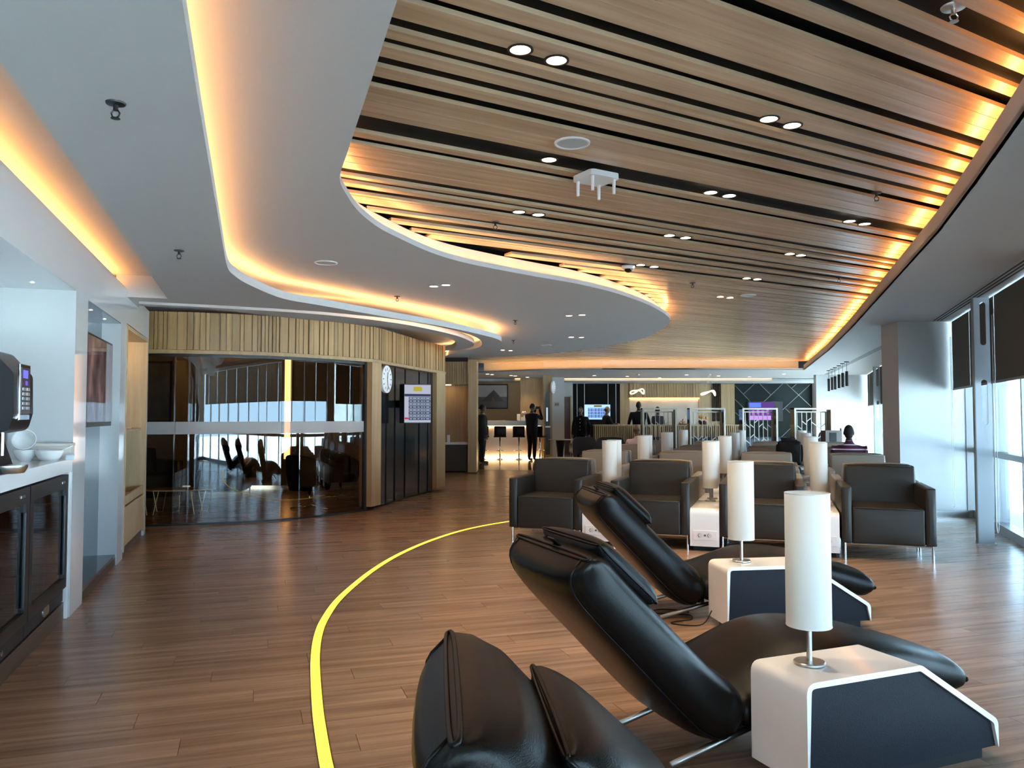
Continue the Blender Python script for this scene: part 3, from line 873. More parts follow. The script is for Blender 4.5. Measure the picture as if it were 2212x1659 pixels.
def sprinkler(px, py, z, label, m=blackm, k=1.0):
    e = empty('sprinkler', U(px, py, z).to_tuple())
    mesh('rosette', lathe(NB(), [(0, 0), (0.036 * k, 0), (0.034 * k, -0.006), (0.012, -0.010), (0, -0.010)], 20), m, e, math.radians(40))
    b = NB(); cyl(b, (0, 0, -0.03), (0, 0, -0.008), 0.009, seg=10); mesh('body', b, m, e)
    b = NB()
    tube(b, [(-0.008, 0, -0.028), (-0.016, 0, -0.04), (-0.012, 0, -0.052), (0, 0, -0.058), (0.012, 0, -0.052), (0.016, 0, -0.04), (0.008, 0, -0.028)], 0.003, 6); mesh('yoke', b, m, e)
    mesh('deflector', lathe(NB(), [(0, -0.058), (0.017, -0.059), (0.017, -0.061), (0, -0.062)], 14), m, e)
    return tag(e, label, 'sprinkler', 'ceiling fire sprinklers')
sprinkler(250, 222, ZA, 'black fire sprinkler in the grey disc above the counter bay')
sprinkler(387, 541, ZA, 'black fire sprinkler in the grey disc near the end of the lit slot')
sprinkler(858, 640, ZB, 'fire sprinkler right beside the bright cove of the curved ceiling')
sprinkler(1113, 692, ZB, 'fire sprinkler near the tip of the bright cove')
sprinkler(1109, 735, ZB, 'fire sprinkler beyond the tip of the bright cove')
sprinkler(2060, 14, ZS + 0.01, 'chrome fire sprinkler in a wide dark gap of the slats', steel, 1.3)
sprinkler(1893, 416, ZS, 'dark fire sprinkler in the slats near the orange lip')
sprinkler(1070, 480, ZS, 'dark fire sprinkler in the slats near the curved white edge')
sprinkler(1496, 611, ZS, 'dark fire sprinkler in the slats past the white tongue')
sprinkler(1812, 599, ZS, 'dark fire sprinkler in the slats close to the far orange lip')
def speaker(px, py, z, label, k=1.0):
    e = empty('ceiling_speaker', U(px, py, z).to_tuple())
    mesh('rim', lathe(NB(), [(0.088 * k, 0.0), (0.105 * k, 0.0), (0.104 * k, -0.008), (0.09 * k, -0.010), (0.088 * k, 0.0)], 32), M('speaker_white', (0.75, 0.76, 0.76), 0.5), e, True)
    mesh('grille', lathe(NB(), [(0, -0.008), (0.06 * k, -0.007), (0.089 * k, -0.004)], 32), M('speaker_grille', (0.46, 0.50, 0.51), 0.6, bump=0.4, bscale=400), e, True)
    return tag(e, label, 'speaker', 'round ceiling speakers')
speaker(1236, 308, ZS, 'round white ceiling speaker set in the slats above the antenna box')
speaker(1616, 637, ZS, 'round white ceiling speaker set in the far slats')
speaker(704, 567, ZB, 'round white ceiling speaker in the curved white ceiling')
speaker(1180, 745, ZB, 'round white ceiling speaker under the far end of white tongue')
# access point with four stubby aerials
p = U(1287, 372, ZS)
e = empty('wifi_box', p.to_tuple(), SLATROT)
mesh('case', prism(NB(), rounded_xy([(-0.115, -0.11), (0.115, -0.11), (0.115, 0.11), (-0.115, 0.11)], 0.035), -0.055, -0.02), M('plastic_white', (0.78, 0.79, 0.80), 0.35), e, math.radians(40))
mesh('mount', box((0, 0, -0.01), (0.12, 0.12, 0.02)), blackm, e)
for sx in (-1, 1):
    for sy in (-1, 1): mesh('aerial', cyl(NB(), (sx * 0.085, sy * 0.08, -0.15), (sx * 0.085, sy * 0.08, -0.05), 0.0095, 0.011, 12), M('plastic_white'), e, math.radians(40))
tag(e, 'white ceiling radio box with four stubby aerials hanging from the slats', 'access point')
p = U(1357, 574, ZS)
e = empty('dome_camera', p.to_tuple())
mesh('housing', lathe(NB(), [(0, 0), (0.07, 0), (0.072, -0.02), (0.06, -0.035), (0.05, -0.038)], 24), M('plastic_white'), e, True)
mesh('dome', lathe(NB(), [(0.045, -0.036), (0.04, -0.055), (0.02, -0.07), (0, -0.073)], 20), M('dome_black', (0.01, 0.01, 0.01), 0.08), e, True)
tag(e, 'white dome camera on the slats next to the glowing curved edge', 'camera')

# ---------------------------------------------------------------- yellow light line in the floor
ypx = [(720, 1700), (706, 1659), (694, 1590), (686, 1530), (681, 1450), (682, 1405), (688, 1370), (700, 1340), (727, 1300), (765, 1264), (810, 1229), (860, 1199), (920, 1172), (985, 1150), (1040, 1137), (1098, 1127), (1160, 1117)]
yl = [V2(U(x, y, 0)) for x, y in ypx]
yl = smooth_line(yl, 4); yl = ext(yl, 2.6)
ye = empty('floor_light', (yl[0].x, yl[0].y, 0))
def rel(pts): return [p - yl[0] for p in pts]
ym = emis('yellow_floor_glow', (1.0, 0.74, 0.06), 1.9)
fine = resample(yl, 0.04); per = 15; k = 0
while k < len(fine) - 1:
    sg = fine[k:k + per + 1]
    if len(sg) > 1:
        if len(sg) > 2: sg = sg[:-1] + [sg[-2] + (sg[-1] - sg[-2]) * 0.93]
        mesh('light_segment', strip(NB(), offset(rel(sg), -0.0255), 0.0005, 0.004, 0.051, 1), ym, ye)
    k += per
mesh('edge_strip', strip(NB(), offset(rel(fine), 0.0265), 0.0, 0.0035, 0.004, 1), M('brass_dark', (0.10, 0.075, 0.03), 0.4, 0.6), ye)
mesh('edge_strip', strip(NB(), offset(rel(fine), -0.0265), 0.0, 0.0035, 0.004, -1), M('brass_dark'), ye)
tag(ye, 'glowing yellow light line curving across the wooden floor', 'floor light')

# ================================================================ LEFT BAYS
def wroot(name, t, off, z, label, cat, group=None):
    r = empty(name, W(t, off, z).to_tuple(), RW, label, cat, group)   # local x: along the wall, local y: into the wall (left)
    return r
zc = onwall(159, 990)[1]
tA = -5.0
# worktop
r = wroot('worktop', 0, 0, 0, 'thick white worktop over the glass-door coolers', 'worktop')
mesh('slab', box(((tA + t1) / 2, 0.36, zc - 0.045), (t1 - tA - 0.004, 0.72, 0.09), 0, 0.004), solid, r)
mesh('end_cheek', box((t1 - 0.02, 0.36, (zc - 0.09) / 2), (0.03, 0.70, zc - 0.09)), solid, r)
# bottle coolers
zf0, zf1 = 0.125, zc - 0.105
def cooler(ta, tb, label, badge):
    r = wroot('bottle_cooler', (ta + tb) / 2, 0, 0, label, 'cooler', 'black glass-door bottle coolers')
    wv = tb - ta
    mesh('body', box((0, 0.36, (zf0 + zf1) / 2), (wv - 0.01, 0.58, zf1 - zf0)), blackm, r)
    mesh('grille', box((0, 0.045, zf0 + 0.05), (wv - 0.01, 0.03, 0.09)), M('grille_black', (0.015, 0.017, 0.02), 0.5), r)
    d = mesh('door', box((0, 0.035, zf1 - 0.045), (wv - 0.02, 0.05, 0.09)), blackm, r)
    zb, zt = zf0 + 0.10, zf1 - 0.09
    for x in (-1, 1): mesh('stile', box((x * (wv / 2 - 0.045), 0.035, (zb + zt) / 2), (0.07, 0.05, zt - zb)), blackm, d)
    mesh('rail', box((0, 0.035, zb + 0.035), (wv - 0.16, 0.05, 0.07)), blackm, d)
    mesh('glass', box((0, 0.03, (zb + zt) / 2 + 0.03), (wv - 0.16, 0.008, zt - zb - 0.07)), pane('cooler_glass', (0.35, 0.42, 0.45), 0.12), d)
    for x in (-0.16, -0.02, 0.13): mesh('shelf_post', box((x, 0.075, (zb + zt) / 2 + 0.03), (0.012, 0.012, zt - zb - 0.07)), steel, r)
    mesh('handle', cyl(NB(), (wv / 2 - 0.09, 0.015, zb + 0.10), (wv / 2 - 0.09, 0.015, zt - 0.05), 0.011, seg=10), blackm, d)
    mesh('badge', box((wv / 2 - 0.16, 0.008, zf1 - 0.045), (0.075, 0.004, 0.014)), steel, d)
    if badge: mesh('control_plate', prism(NB(), rounded_xy([(-0.075, -0.028), (0.075, -0.028), (0.075, 0.028), (-0.075, 0.028)], 0.024), 0, 0.008, Matrix.Translation((0.0, 0.03, zf0 + 0.05)) @ Matrix.Rotation(PI / 2, 4, 'X')), steel, r)
    else: mesh('lock', cyl(NB(), (0.05, 0.028, zf0 + 0.05), (0.05, 0.018, zf0 + 0.05), 0.016, seg=14), chrome, r)
    return r
tb_ = t1 - 0.06
cw = tb_ - onwall(67, 1200)[0]
tlab = ['black glass-door bottle cooler under the worktop, next to the white end panel', 'black glass-door bottle cooler under the worktop, second from the white end panel', 'black glass-door bottle cooler under the worktop, third from the white end panel']
for k in range(3): cooler(tb_ - cw * (k + 1), tb_ - cw * k, tlab[k], k == 0)

# coffee machine (only its front half is in the frame)
px_t, _ = onwall(8, 1010, -0.20)
r = wroot('coffee_machine', px_t - 0.64, 0, zc, 'black coffee machine with silver trim and blue display on the worktop', 'coffee machine')
def side_prof(pts, y0, y1, m, name, par):     # profile in (y,z) extruded along x
    mt = Matrix(((0, 0, 1, 0), (1, 0, 0, 0), (0, 1, 0, 0), (0, 0, 0, 1)))
    return mesh(name, prism(NB(), pts, y0, y1, mt), m, par, math.radians(35))
body = rounded_xy([(0.16, 0.0), (0.62, 0.0), (0.62, 0.70), (0.24, 0.70), (0.16, 0.62)], 0.05)
side_prof(body, -0.24, 0.20, M('machine_black', (0.006, 0.006, 0.007), 0.3, spec=0.25), 'body', r)
for xa_ in (-0.262, 0.205): side_prof(rounded_xy([(0.08, 0.0), (0.15, 0.0), (0.15, 0.55), (0.24, 0.71), (0.17, 0.71), (0.08, 0.60)], 0.03), xa_, xa_ + 0.03, M('silver_trim', (0.45, 0.46, 0.47), 0.3, 0.8), 'side_trim', r)
hd = side_prof(rounded_xy([(-0.03, 0.24), (0.16, 0.21), (0.17, 0.70), (0.06, 0.69), (-0.05, 0.56), (-0.055, 0.34)], 0.05), -0.20, 0.20, M('machine_black'), 'front_head', r)
def fpanel(x0, x1, z0, z1, y, th, m, name, par, tilt=0.0): return mesh(name, box(((x0 + x1) / 2, y, (z0 + z1) / 2), (x1 - x0, th, z1 - z0), 0, min(0.006, th / 3)), m, par)
fpanel(-0.10, 0.11, 0.30, 0.62, -0.052, 0.012, chrome, 'bezel', hd)
fpanel(-0.085, 0.095, 0.33, 0.60, -0.056, 0.012, M('panel_brown', (0.05, 0.035, 0.03), 0.3), 'panel', hd)
fpanel(-0.06, 0.03, 0.54, 0.585, -0.0635, 0.004, emis('blue_display', (0.08, 0.08, 1.0), 2.2), 'display', hd)
fpanel(-0.01, 0.025, 0.50, 0.525, -0.0635, 0.004, emis('blue_key', (0.15, 0.10, 0.9), 1.0), 'start_key', hd)
for row in range(5):
    for cx_ in (-0.045, 0.04): fpanel(cx_ - 0.03, cx_ + 0.03, 0.36 + row * 0.027, 0.378 + row * 0.027, -0.0645, 0.006, M('key_silver', (0.45, 0.46, 0.48), 0.3, 0.6), 'key', hd)
side_prof([(0.02, 0.0), (0.16, 0.0), (0.16, 0.24), (0.10, 0.24)], -0.14, 0.16, black, 'cup_bay', r)
mesh('spout', cyl(NB(), (0.0, 0.05, 0.10), (0.0, 0.05, 0.23), 0.012, seg=12), chrome, r)
mesh('drip_tray', lathe(NB(), [(0, 0), (0.085, 0), (0.10, 0.03), (0.10, 0.045), (0.09, 0.046), (0, 0.044)], 28, (0.0, 0.02, 0)), steel, r, math.radians(40))

bpy.data.objects['coffee_machine'].scale = (0.92, 0.92, 0.92)
def bowl(r0, r1, h, m, lobes=0):
    b = NB(); seg = 40
    prof = [(0.0, 0.0), (r0, 0.0), (r0 + (r1 - r0) * 0.55, h * 0.35), (r1 * 0.97, h * 0.8), (r1, h), (r1 - 0.006, h), (r1 * 0.93, h * 0.78), (r0 + (r1 - r0) * 0.45, h * 0.35), (r0 * 0.9, 0.008), (0, 0.008)]
    lathe(b, prof, seg)
    return b
porc = M('porcelain', (0.80, 0.80, 0.79), 0.2)
def oncounter(px, t):                 # worktop point of a pixel column, t metres along the wall
    d_ = V2(ray(px, 990)); k_ = (t + P0.dot(wd)) / d_.dot(wd)
    return Vector((d_.x * k_, d_.y * k_, zc))
p = oncounter(54, t1 - 0.25); o = empty('porcelain_bowl', p.to_tuple()); mesh('bowl', bowl(0.035, 0.072, 0.075, porc), porc, o, math.radians(50)); mesh('foot', lathe(NB(), [(0.03, 0), (0.036, 0), (0.036, 0.006), (0.03, 0.006), (0.03, 0)], 24), porc, o)
tag(o, 'small white porcelain bowl on worktop right beside the coffee machine', 'bowl', 'white porcelain bowls on the worktop')
q = bpy.data.objects.new('porcelain_bowl', bpy.data.meshes['bowl']); q.location = p + Vector((-0.02, 0.03, 0.115)); q.rotation_euler = (1.15, 0.35, 0.3); link(q); tag(q, 'white porcelain bowl tipped on its side on top of another bowl', 'bowl', 'white porcelain bowls on the worktop')
p = oncounter(106, t1 - 0.265); o = empty('porcelain_dish', p.to_tuple()); mesh('dish', bowl(0.05, 0.088, 0.07, porc), porc, o, math.radians(50)); mesh('foot', lathe(NB(), [(0.045, 0), (0.051, 0), (0.051, 0.006), (0.045, 0.006), (0.045, 0)], 24), porc, o)
tag(o, 'wide white porcelain dish holding a spoon by the end panel', 'bowl', 'white porcelain bowls on the worktop')
b_ = NB(); tube(b_, [p + Vector(v) for v in ((0.0, 0, 0.02), (0.05, 0.02, 0.06), (0.13, 0.05, 0.10))], 0.003, 6); bx(b_, p + Vector((-0.01, -0.005, 0.016)), (0.04, 0.022, 0.005), 0.4)
mesh('teaspoon', b_, chrome, None, True, 'steel teaspoon resting in the wide porcelain dish', 'spoon')
p = oncounter(114, t1 - 0.085); o = empty('serviette_box', p.to_tuple(), RW)
mesh('box_body', box((0, 0, 0.045), (0.13, 0.24, 0.09), 0, 0.004), M('box_cream', (0.72, 0.66, 0.60), 0.5), o); mesh('box_lid', box((0, 0, 0.10), (0.14, 0.25, 0.022), 0, 0.004), M('box_cream'), o)
tag(o, 'cream lidded serviette box behind the porcelain dishes', 'box')
p = oncounter(151, t1 - 0.21); o = mesh('sugar_sachet', box(p + Vector((0, 0, 0.02)), (0.06, 0.05, 0.04), 0.5, 0.012), M('sachet', (0.66, 0.75, 0.80), 0.3), None, True, 'pale blue sugar packet lying between dish and end panel', 'packet')
p = oncounter(8, t1 - 0.9); o = mesh('biscuit_bag', box(p + Vector((-0.02, 0.03, 0.03)), (0.07, 0.05, 0.06), 0.4, 0.02), M('bag_dark', (0.05, 0.04, 0.03), 0.3), None, True, 'dark crumpled bag on worktop before the coffee machine', 'bag')

# screen hung in the second bay
ta, za = onwall(190, 715, -0.06); tb2 = min(onwall(252, 921, -0.06)[0], t3 - 0.03)
r = wroot('wall_screen', (ta + tb2) / 2, -0.06, 0, 'glossy television with warm picture hung in the blue-grey wall bay', 'television')
zz0, zz1 = onwall(220, 921, -0.06)[1], onwall(190, 715, -0.06)[1]
wv = abs(tb2 - ta)
mesh('case', box((0, 0.03, (zz0 + zz1) / 2), (wv, 0.05, zz1 - zz0), 0, 0.004), blackm, r)
def pictured():
    m, nt, b, out = nodes('screen_picture'); N, L = nt.nodes.new, nt.links.new
    g = N('ShaderNodeTexCoord'); mp = N('ShaderNodeMapping'); mp.inputs['Scale'].default_value = (2.2, 1, 1.4); L(g.outputs['Object'], mp.inputs['Vector'])
    n = N('ShaderNodeTexNoise'); n.inputs['Scale'].default_value = 1.6; n.inputs['Detail'].default_value = 3; L(mp.outputs[0], n.inputs['Vector'])
    cr = N('ShaderNodeValToRGB'); e = cr.color_ramp.elements
    e[0].position = 0.30; e[0].color = (0.012, 0.008, 0.008, 1); e[1].position = 0.78; e[1].color = (0.55, 0.30, 0.20, 1)
    x = cr.color_ramp.elements.new(0.55); x.color = (0.13, 0.075, 0.085, 1)
    L(n.outputs['Fac'], cr.inputs['Fac']); L(cr.outputs['Color'], b.inputs['Emission Color']); b.inputs['Emission Strength'].default_value = 0.45
    b.inputs['Base Color'].default_value = (0.01, 0.01, 0.01, 1); b.inputs['Roughness'].default_value = 0.04
    return m
mesh('picture', box((0, 0.003, (zz0 + zz1) / 2 + 0.01), (wv - 0.03, 0.004, zz1 - zz0 - 0.06)), pictured(), r)
mesh('bracket', box((0, 0.078, (zz0 + zz1) / 2), (0.3, 0.05, 0.3)), blackm, r)

# oak shelf unit
shoak = wood('shelf_oak', (0.42, 0.30, 0.16), (0.54, 0.41, 0.24), rot=(0, PI / 2, 0), scale=(0.9, 16, 16), rough=0.42, tone=0.02)
r = wroot('shelf_unit', (t4 + t5) / 2, 0, 0, 'tall oak shelf unit with magazine tray built into the white wall', 'shelf')
sw = t5 - t4; zt = zn3 - 0.01
for x in (-1, 1): mesh('side', box((x * (sw / 2 - 0.022), 0.17, zt / 2 + 0.03), (0.04, 0.36, zt - 0.06)), shoak, r)
mesh('top', box((0, 0.17, zt - 0.025), (sw - 0.09, 0.36, 0.04)), shoak, r)
mesh('back', box((0, 0.36, zt / 2), (sw - 0.09, 0.02, zt - 0.08)), shoak, r)
zs1 = onwall(300, 928)[1]; zs2 = onwall(290, 1062)[1]
mesh('shelf_board', box((0, 0.19, zs1), (sw - 0.09, 0.30, 0.022)), shoak, r)
mesh('tray_board', box((0, 0.19, zs2 - 0.08), (sw - 0.09, 0.30, 0.022)), shoak, r)
mesh('tray_lip', box((0, 0.02, zs2 - 0.04), (sw - 0.09, 0.02, 0.09)), shoak, r)
dd = mesh('door', box((0, 0.012, (zs2 - 0.10 + 0.10) / 2 + 0.0), (sw - 0.09, 0.02, zs2 - 0.20)), shoak, r)
mesh('plinth', box((0, 0.05, 0.035), (sw - 0.02, 0.05, 0.07)), brownk, r)
mesh('shelf_light', box((0, 0.30, zt - 0.052), (sw - 0.2, 0.02, 0.008)), emis('shelf_led', (1.0, 0.60, 0.30), 26.0), r)
cols = [(0.35, 0.12, 0.08), (0.12, 0.16, 0.22), (0.5, 0.42, 0.32), (0.2, 0.1, 0.07)]
for k in range(4):
    c = W((t4 + t5) / 2 - 0.45 + 0.22 * k, -0.20, zs2 - 0.065 + 0.007 + 0.001 * k)
    mesh('magazine', box((c.x, c.y, c.z), (0.20, 0.27, 0.012), RW + 0.05 * k, 0.002), M('cover_%d' % k, cols[k], 0.35), None, False, ['red-covered magazine lying in the oak shelf tray', 'navy-covered magazine lying in the oak shelf tray', 'cream-covered magazine lying in the oak shelf tray', 'brown-covered magazine lying in the oak shelf tray'][k], 'magazine', 'magazines in the shelf tray')
for k in range(2):
    c = W((t4 + t5) / 2 - 0.3 + 0.5 * k, -0.17, zs1 + 0.020)
    mesh('brochure', box((c.x, c.y, c.z), (0.22, 0.20, 0.014), RW + 0.1, 0.002), M('cover_%d' % (k + 1)), None, False, ['navy brochure lying flat on the middle oak shelf board', 'cream brochure lying flat on the middle oak shelf board'][k], 'brochure', 'brochures on the oak shelf')
# tiny spots in the bay soffits
for tq, oq in ((-0.6, -0.35), (-0.15, -0.2)):
    p = W(tq, oq, zn1 - 0.001); e = empty('bay_spot', p.to_tuple()); mesh('lens', lathe(NB(), [(0, -0.003), (0.012, -0.003)], 14), spotm, e); mesh('ring', lathe(NB(), [(0.012, 0), (0.017, -0.001), (0.017, -0.004), (0.012, -0.004), (0.012, 0)], 14), steel, e)
    tag(e, 'tiny round spotlight in the soffit over the worktop', 'spotlight', 'tiny spots over the worktop')
for f_ in (0.35, 0.75):
    p = W(t2 + (t3 - t2) * f_, -0.08, zn2 - 0.007); e = empty('bay_spot', p.to_tuple()); mesh('lens', lathe(NB(), [(0, -0.003), (0.012, -0.003)], 14), spotm, e); mesh('ring', lathe(NB(), [(0.012, 0), (0.017, -0.001), (0.017, -0.004), (0.012, -0.004), (0.012, 0)], 14), steel, e)
    tag(e, 'tiny round spotlight in the soffit over the television bay', 'spotlight', 'tiny spots over the television')
# ================================================================ FURNITURE
def sgnpow(v, p): return math.copysign(abs(v) ** p, v)

def cushion(bm, line, halfw, hts, e=3.2, crown=0.12, seg=28, ear=0.0, y0=0.0):
    """padded slab: line = [(x,z)] centre line, hts = half thickness per station; across is y"""
    n = len(line); rings = []; nrm = []
    for i, (x, z) in enumerate(line):
        a, b = line[max(i - 1, 0)], line[min(i + 1, n - 1)]
        t = Vector((b[0] - a[0], b[1] - a[1])).normalized(); nn_ = Vector((-t.y, t.x)); nrm.append(nn_)
        f = i / (n - 1)
        wv = halfw * (1 + ear * (max(0, 1 - f * 6) + max(0, f * 6 - 5)))
        ring = []
        for k in range(seg):
            th = 2 * PI * k / seg
            cx, sx = sgnpow(math.cos(th), 2 / e), sgnpow(math.sin(th), 2 / e)
            h = hts[i] * (1 + crown * (1 - cx * cx))
            bulge = 1 + 0.035 * (1 - sx * sx) * min(1, hts[i] / 0.06)
            ring.append(bm.verts.new((x + nn_.x * sx * h, y0 + cx * wv * bulge, z + nn_.y * sx * h)))
        rings.append(ring)
    for A, B in zip(rings, rings[1:]):
        for k in range(seg): bm.faces.new((A[k], A[(k + 1) % seg], B[(k + 1) % seg], B[k]))
    bm.faces.new(rings[0][::-1]); bm.faces.new(rings[-1])
    return [[v.co.copy() for v in rg] for rg in rings], nrm

def curve2(pts, n):                   # smooth polyline of (x,z) pairs
    return [(p.x, p.y) for p in smooth_line(pts, n)]

def ramp(n, h, a=0.35, b=0.35, ea=0.12, eb=0.12):
    out = []
    for i in range(n):
        f = i / (n - 1); k = 1.0
        if f < ea: k = min(k, a + (1 - a) * math.sqrt(max(0, 1 - (1 - f / ea) ** 2)))
        if f > 1 - eb: k = min(k, b + (1 - b) * math.sqrt(max(0, 1 - (1 - (1 - f) / eb) ** 2)))
        out.append(h * k)
    return out

def piping(bm, rings, idx, r=0.0055, close_end=None):
    for k in idx: tube(bm, [rg[k] for rg in rings], r, 6)

def make_recliner():
    r = empty('recliner')
    yc = 0.36; hw = 0.325
    # backrest
    bl_ = curve2([(-0.715, 0.866), (-0.655, 0.755), (-0.42, 0.515), (-0.22, 0.315), (-0.115, 0.225), (-0.03, 0.19)], 6)
    b = NB(); hs = [h_ * (1 + 0.22 * i_ / len(bl_)) for i_, h_ in enumerate(ramp(len(bl_), 0.108, 0.10, 0.55, 0.20, 0.14))]
    rings, _ = cushion(b, bl_[::-1], hw, hs[::-1], 4.2, 0.10, 36, 0.035, yc)
    pip = NB()
    for k in (4, 14): piping(pip, rings, [k])
    tube(pip, [v for v in rings[-1]], 0.006, 6, True)
    bo = mesh('backrest', b, leather, r, True)
    mesh('piping', pip, leather, bo, True)
    # seat and leg rest in one pad
    sl_ = curve2([(-0.02, 0.185), (0.18, 0.245), (0.42, 0.318), (0.60, 0.330), (0.85, 0.292), (1.10, 0.220), (1.25, 0.185)], 6)
    b = NB(); hs = ramp(len(sl_), 0.092, 0.5, 0.15, 0.08, 0.12)
    rings, _ = cushion(b, sl_[::-1], hw, hs[::-1], 4.0, 0.10, 36, 0.03, yc)
    pip = NB()
    for k in (4, 14): piping(pip, rings, [k])
    tube(pip, [v for v in rings[0]], 0.006, 6, True)
    so = mesh('seat', b, leather, r, True)
    mesh('piping', pip, leather, so, True)
    # head pillow hung over the top
    hl = curve2([(-0.628, 0.905), (-0.575, 0.852), (-0.485, 0.768), (-0.405, 0.695), (-0.372, 0.662)], 6)
    b = NB(); hs = ramp(len(hl), 0.058, 0.10, 0.10, 0.40, 0.35)
    rings, _ = cushion(b, hl[::-1], 0.25, hs[::-1], 3.4, 0.15, 32, 0.03, yc)
    ho = mesh('head_pillow', b, leather, r, True)
    pip = NB(); tube(pip, [v for v in rings[-1]], 0.005, 6, True); tube(pip, [v for v in rings[0]], 0.005, 6, True)
    for rg_k in (0, 16): tube(pip, [rg[rg_k] for rg in rings], 0.005, 6)
    mesh('piping', pip, leather, ho, True)
    b = NB(); bx(b, (0, yc, 0), (0.10, 0.06, 0.006), mtx=Matrix.Translation((-0.675, 0, 0.868)) @ Matrix.Rotation(0.75, 4, 'Y')); mesh('strap', b, leather, ho)
    # steel legs: two rear, two front, and the cross bars under the pan
    for y in (0.12, 0.56):
        mesh('leg', tube(NB(), [(-0.30, y, 0.013), (0.0, y, 0.085), (0.35, y + 0.0, 0.165), (0.62, y, 0.235)], 0.014, 10), steel, r, True)
        mesh('leg', tube(NB(), [(1.0, y, 0.013), (0.80, y, 0.075), (0.55, y, 0.15), (0.30, y, 0.215)], 0.014, 10), steel, r, True)
    mesh('cross_bar', tube(NB(), [(0.02, 0.12, 0.09), (0.02, 0.56, 0.09)], 0.012, 8), steel, r, True)
    mesh('cross_bar', tube(NB(), [(0.42, 0.12, 0.185), (0.42, 0.56, 0.185)], 0.012, 8), steel, r, True)
    b = NB(); bx(b, (0.02, 0.2, 0.115), (0.05, 0.03, 0.06), bev=0.006); mesh('bracket', b, blackm, r)
    return r

XZ = Matrix(((1, 0, 0, 0), (0, 0, -1, 0), (0, 1, 0, 0), (0, 0, 0, 1)))   # (x,y)->(x,z), extruded along -y

def make_table(name, prof, rad, wid, th=0.022, slot=None):
    """shell bent over the profile (x,z), navy cheeks set into both sides"""
    r = empty(name)
    outer = rounded(prof, rad); m = len(outer)
    # inner outline by offsetting towards the centre
    cen = sum(outer, Vector((0, 0))) / m
    inn = []
    for i, p in enumerate(outer):
        a, c = outer[i - 1], outer[(i + 1) % m]
        t = (c - a).normalized(); nv = Vector((-t.y, t.x))
        if nv.dot(cen - p) < 0: nv = -nv
        q = p + nv * th
        if p.y <= prof[0][1] + 1e-4: q.y = p.y
        inn.append(q)
    b = NB()
    vo = [[b.verts.new((p.x, -s * wid, p.y)) for p in outer] for s in (0, 1)]
    vi = [[b.verts.new((p.x, -s * wid, p.y)) for p in inn] for s in (0, 1)]
    for i in range(m):
        j = (i + 1) % m
        if outer[i].y <= prof[0][1] + 1e-4 and outer[j].y <= prof[0][1] + 1e-4: continue
        b.faces.new((vo[0][i], vo[0][j], vo[1][j], vo[1][i])); b.faces.new((vi[0][i], vi[0][j], vi[1][j], vi[1][i]))
        for s in (0, 1): b.faces.new((vo[s][i], vo[s][j], vi[s][j], vi[s][i]))
    mesh('shell', b, solid, r, math.radians(25))
    k2 = []
    for i, p in enumerate(inn):
        k2.append(p + (cen - p).normalized() * 0.004)
    for y in (-0.012, -wid + 0.012 + 0.015):
        mesh('cheek', prism(NB(), k2, -y, -y + 0.015, XZ), navy, r)
    xs = [p[0] for p in prof]
    mesh('plinth', box(((min(xs) + max(xs)) / 2, -wid / 2, prof[0][1] / 2 + 0.002), (max(xs) - min(xs) - 0.12, wid - 0.06, prof[0][1] + 0.004)), black, r)
    return r

def make_lamp():
    r = empty('table_lamp')
    mesh('base', lathe(NB(), [(0, 0), (0.058, 0), (0.060, 0.003), (0.060, 0.010), (0.057, 0.013), (0.012, 0.014), (0, 0.014)], 36), steel, r, math.radians(30))
    mesh('stem', cyl(NB(), (0, 0, 0.012), (0, 0, 0.60), 0.0105, seg=16), steel, r, math.radians(30))
    b = NB()
    lathe(b, [(0.0845, 0.152), (0.086, 0.150), (0.086, 0.668), (0.0845, 0.670), (0.0835, 0.668), (0.0835, 0.152), (0.0845, 0.152)], 40)
    so = mesh('shade', b, shade_m, r, math.radians(40))
    for z in (0.151, 0.669): mesh('shade_ring', tube(NB(), [(0.0855 * math.cos(t * PI / 20), 0.0855 * math.sin(t * PI / 20), z) for t in range(40)], 0.0022, 6, True), M('ring_white', (0.6, 0.6, 0.58), 0.4), so, True)
    b = NB(); lathe(b, [(0, 0.36), (0.02, 0.365), (0.032, 0.40), (0.028, 0.44), (0.014, 0.475), (0.013, 0.52), (0, 0.52)], 16)
    mesh('bulb', b, M('opal', (0.8, 0.8, 0.78), 0.3), r, True)
    return r

def frame_of(T0, th):                 # recliner frame: origin and heading
    return Vector((T0[0], T0[1], 0)), PI / 2 - math.radians(th)
def local(T0, rz, x, y, z=0.0):
    c, s = math.cos(rz), math.sin(rz)
    return Vector((T0.x + c * x - s * y, T0.y + s * x + c * y, z))

LAMP = make_lamp(); used_lamp = [False]
def put_lamp(p, label, group=None):
    if not used_lamp[0]:
        used_lamp[0] = True; o = LAMP; o.location = p; o['label'] = label
    else: o = dup(LAMP, p, 0, label)
    o['category'] = 'lamp'; o['group'] = group or 'white drum table lamps'
    return o

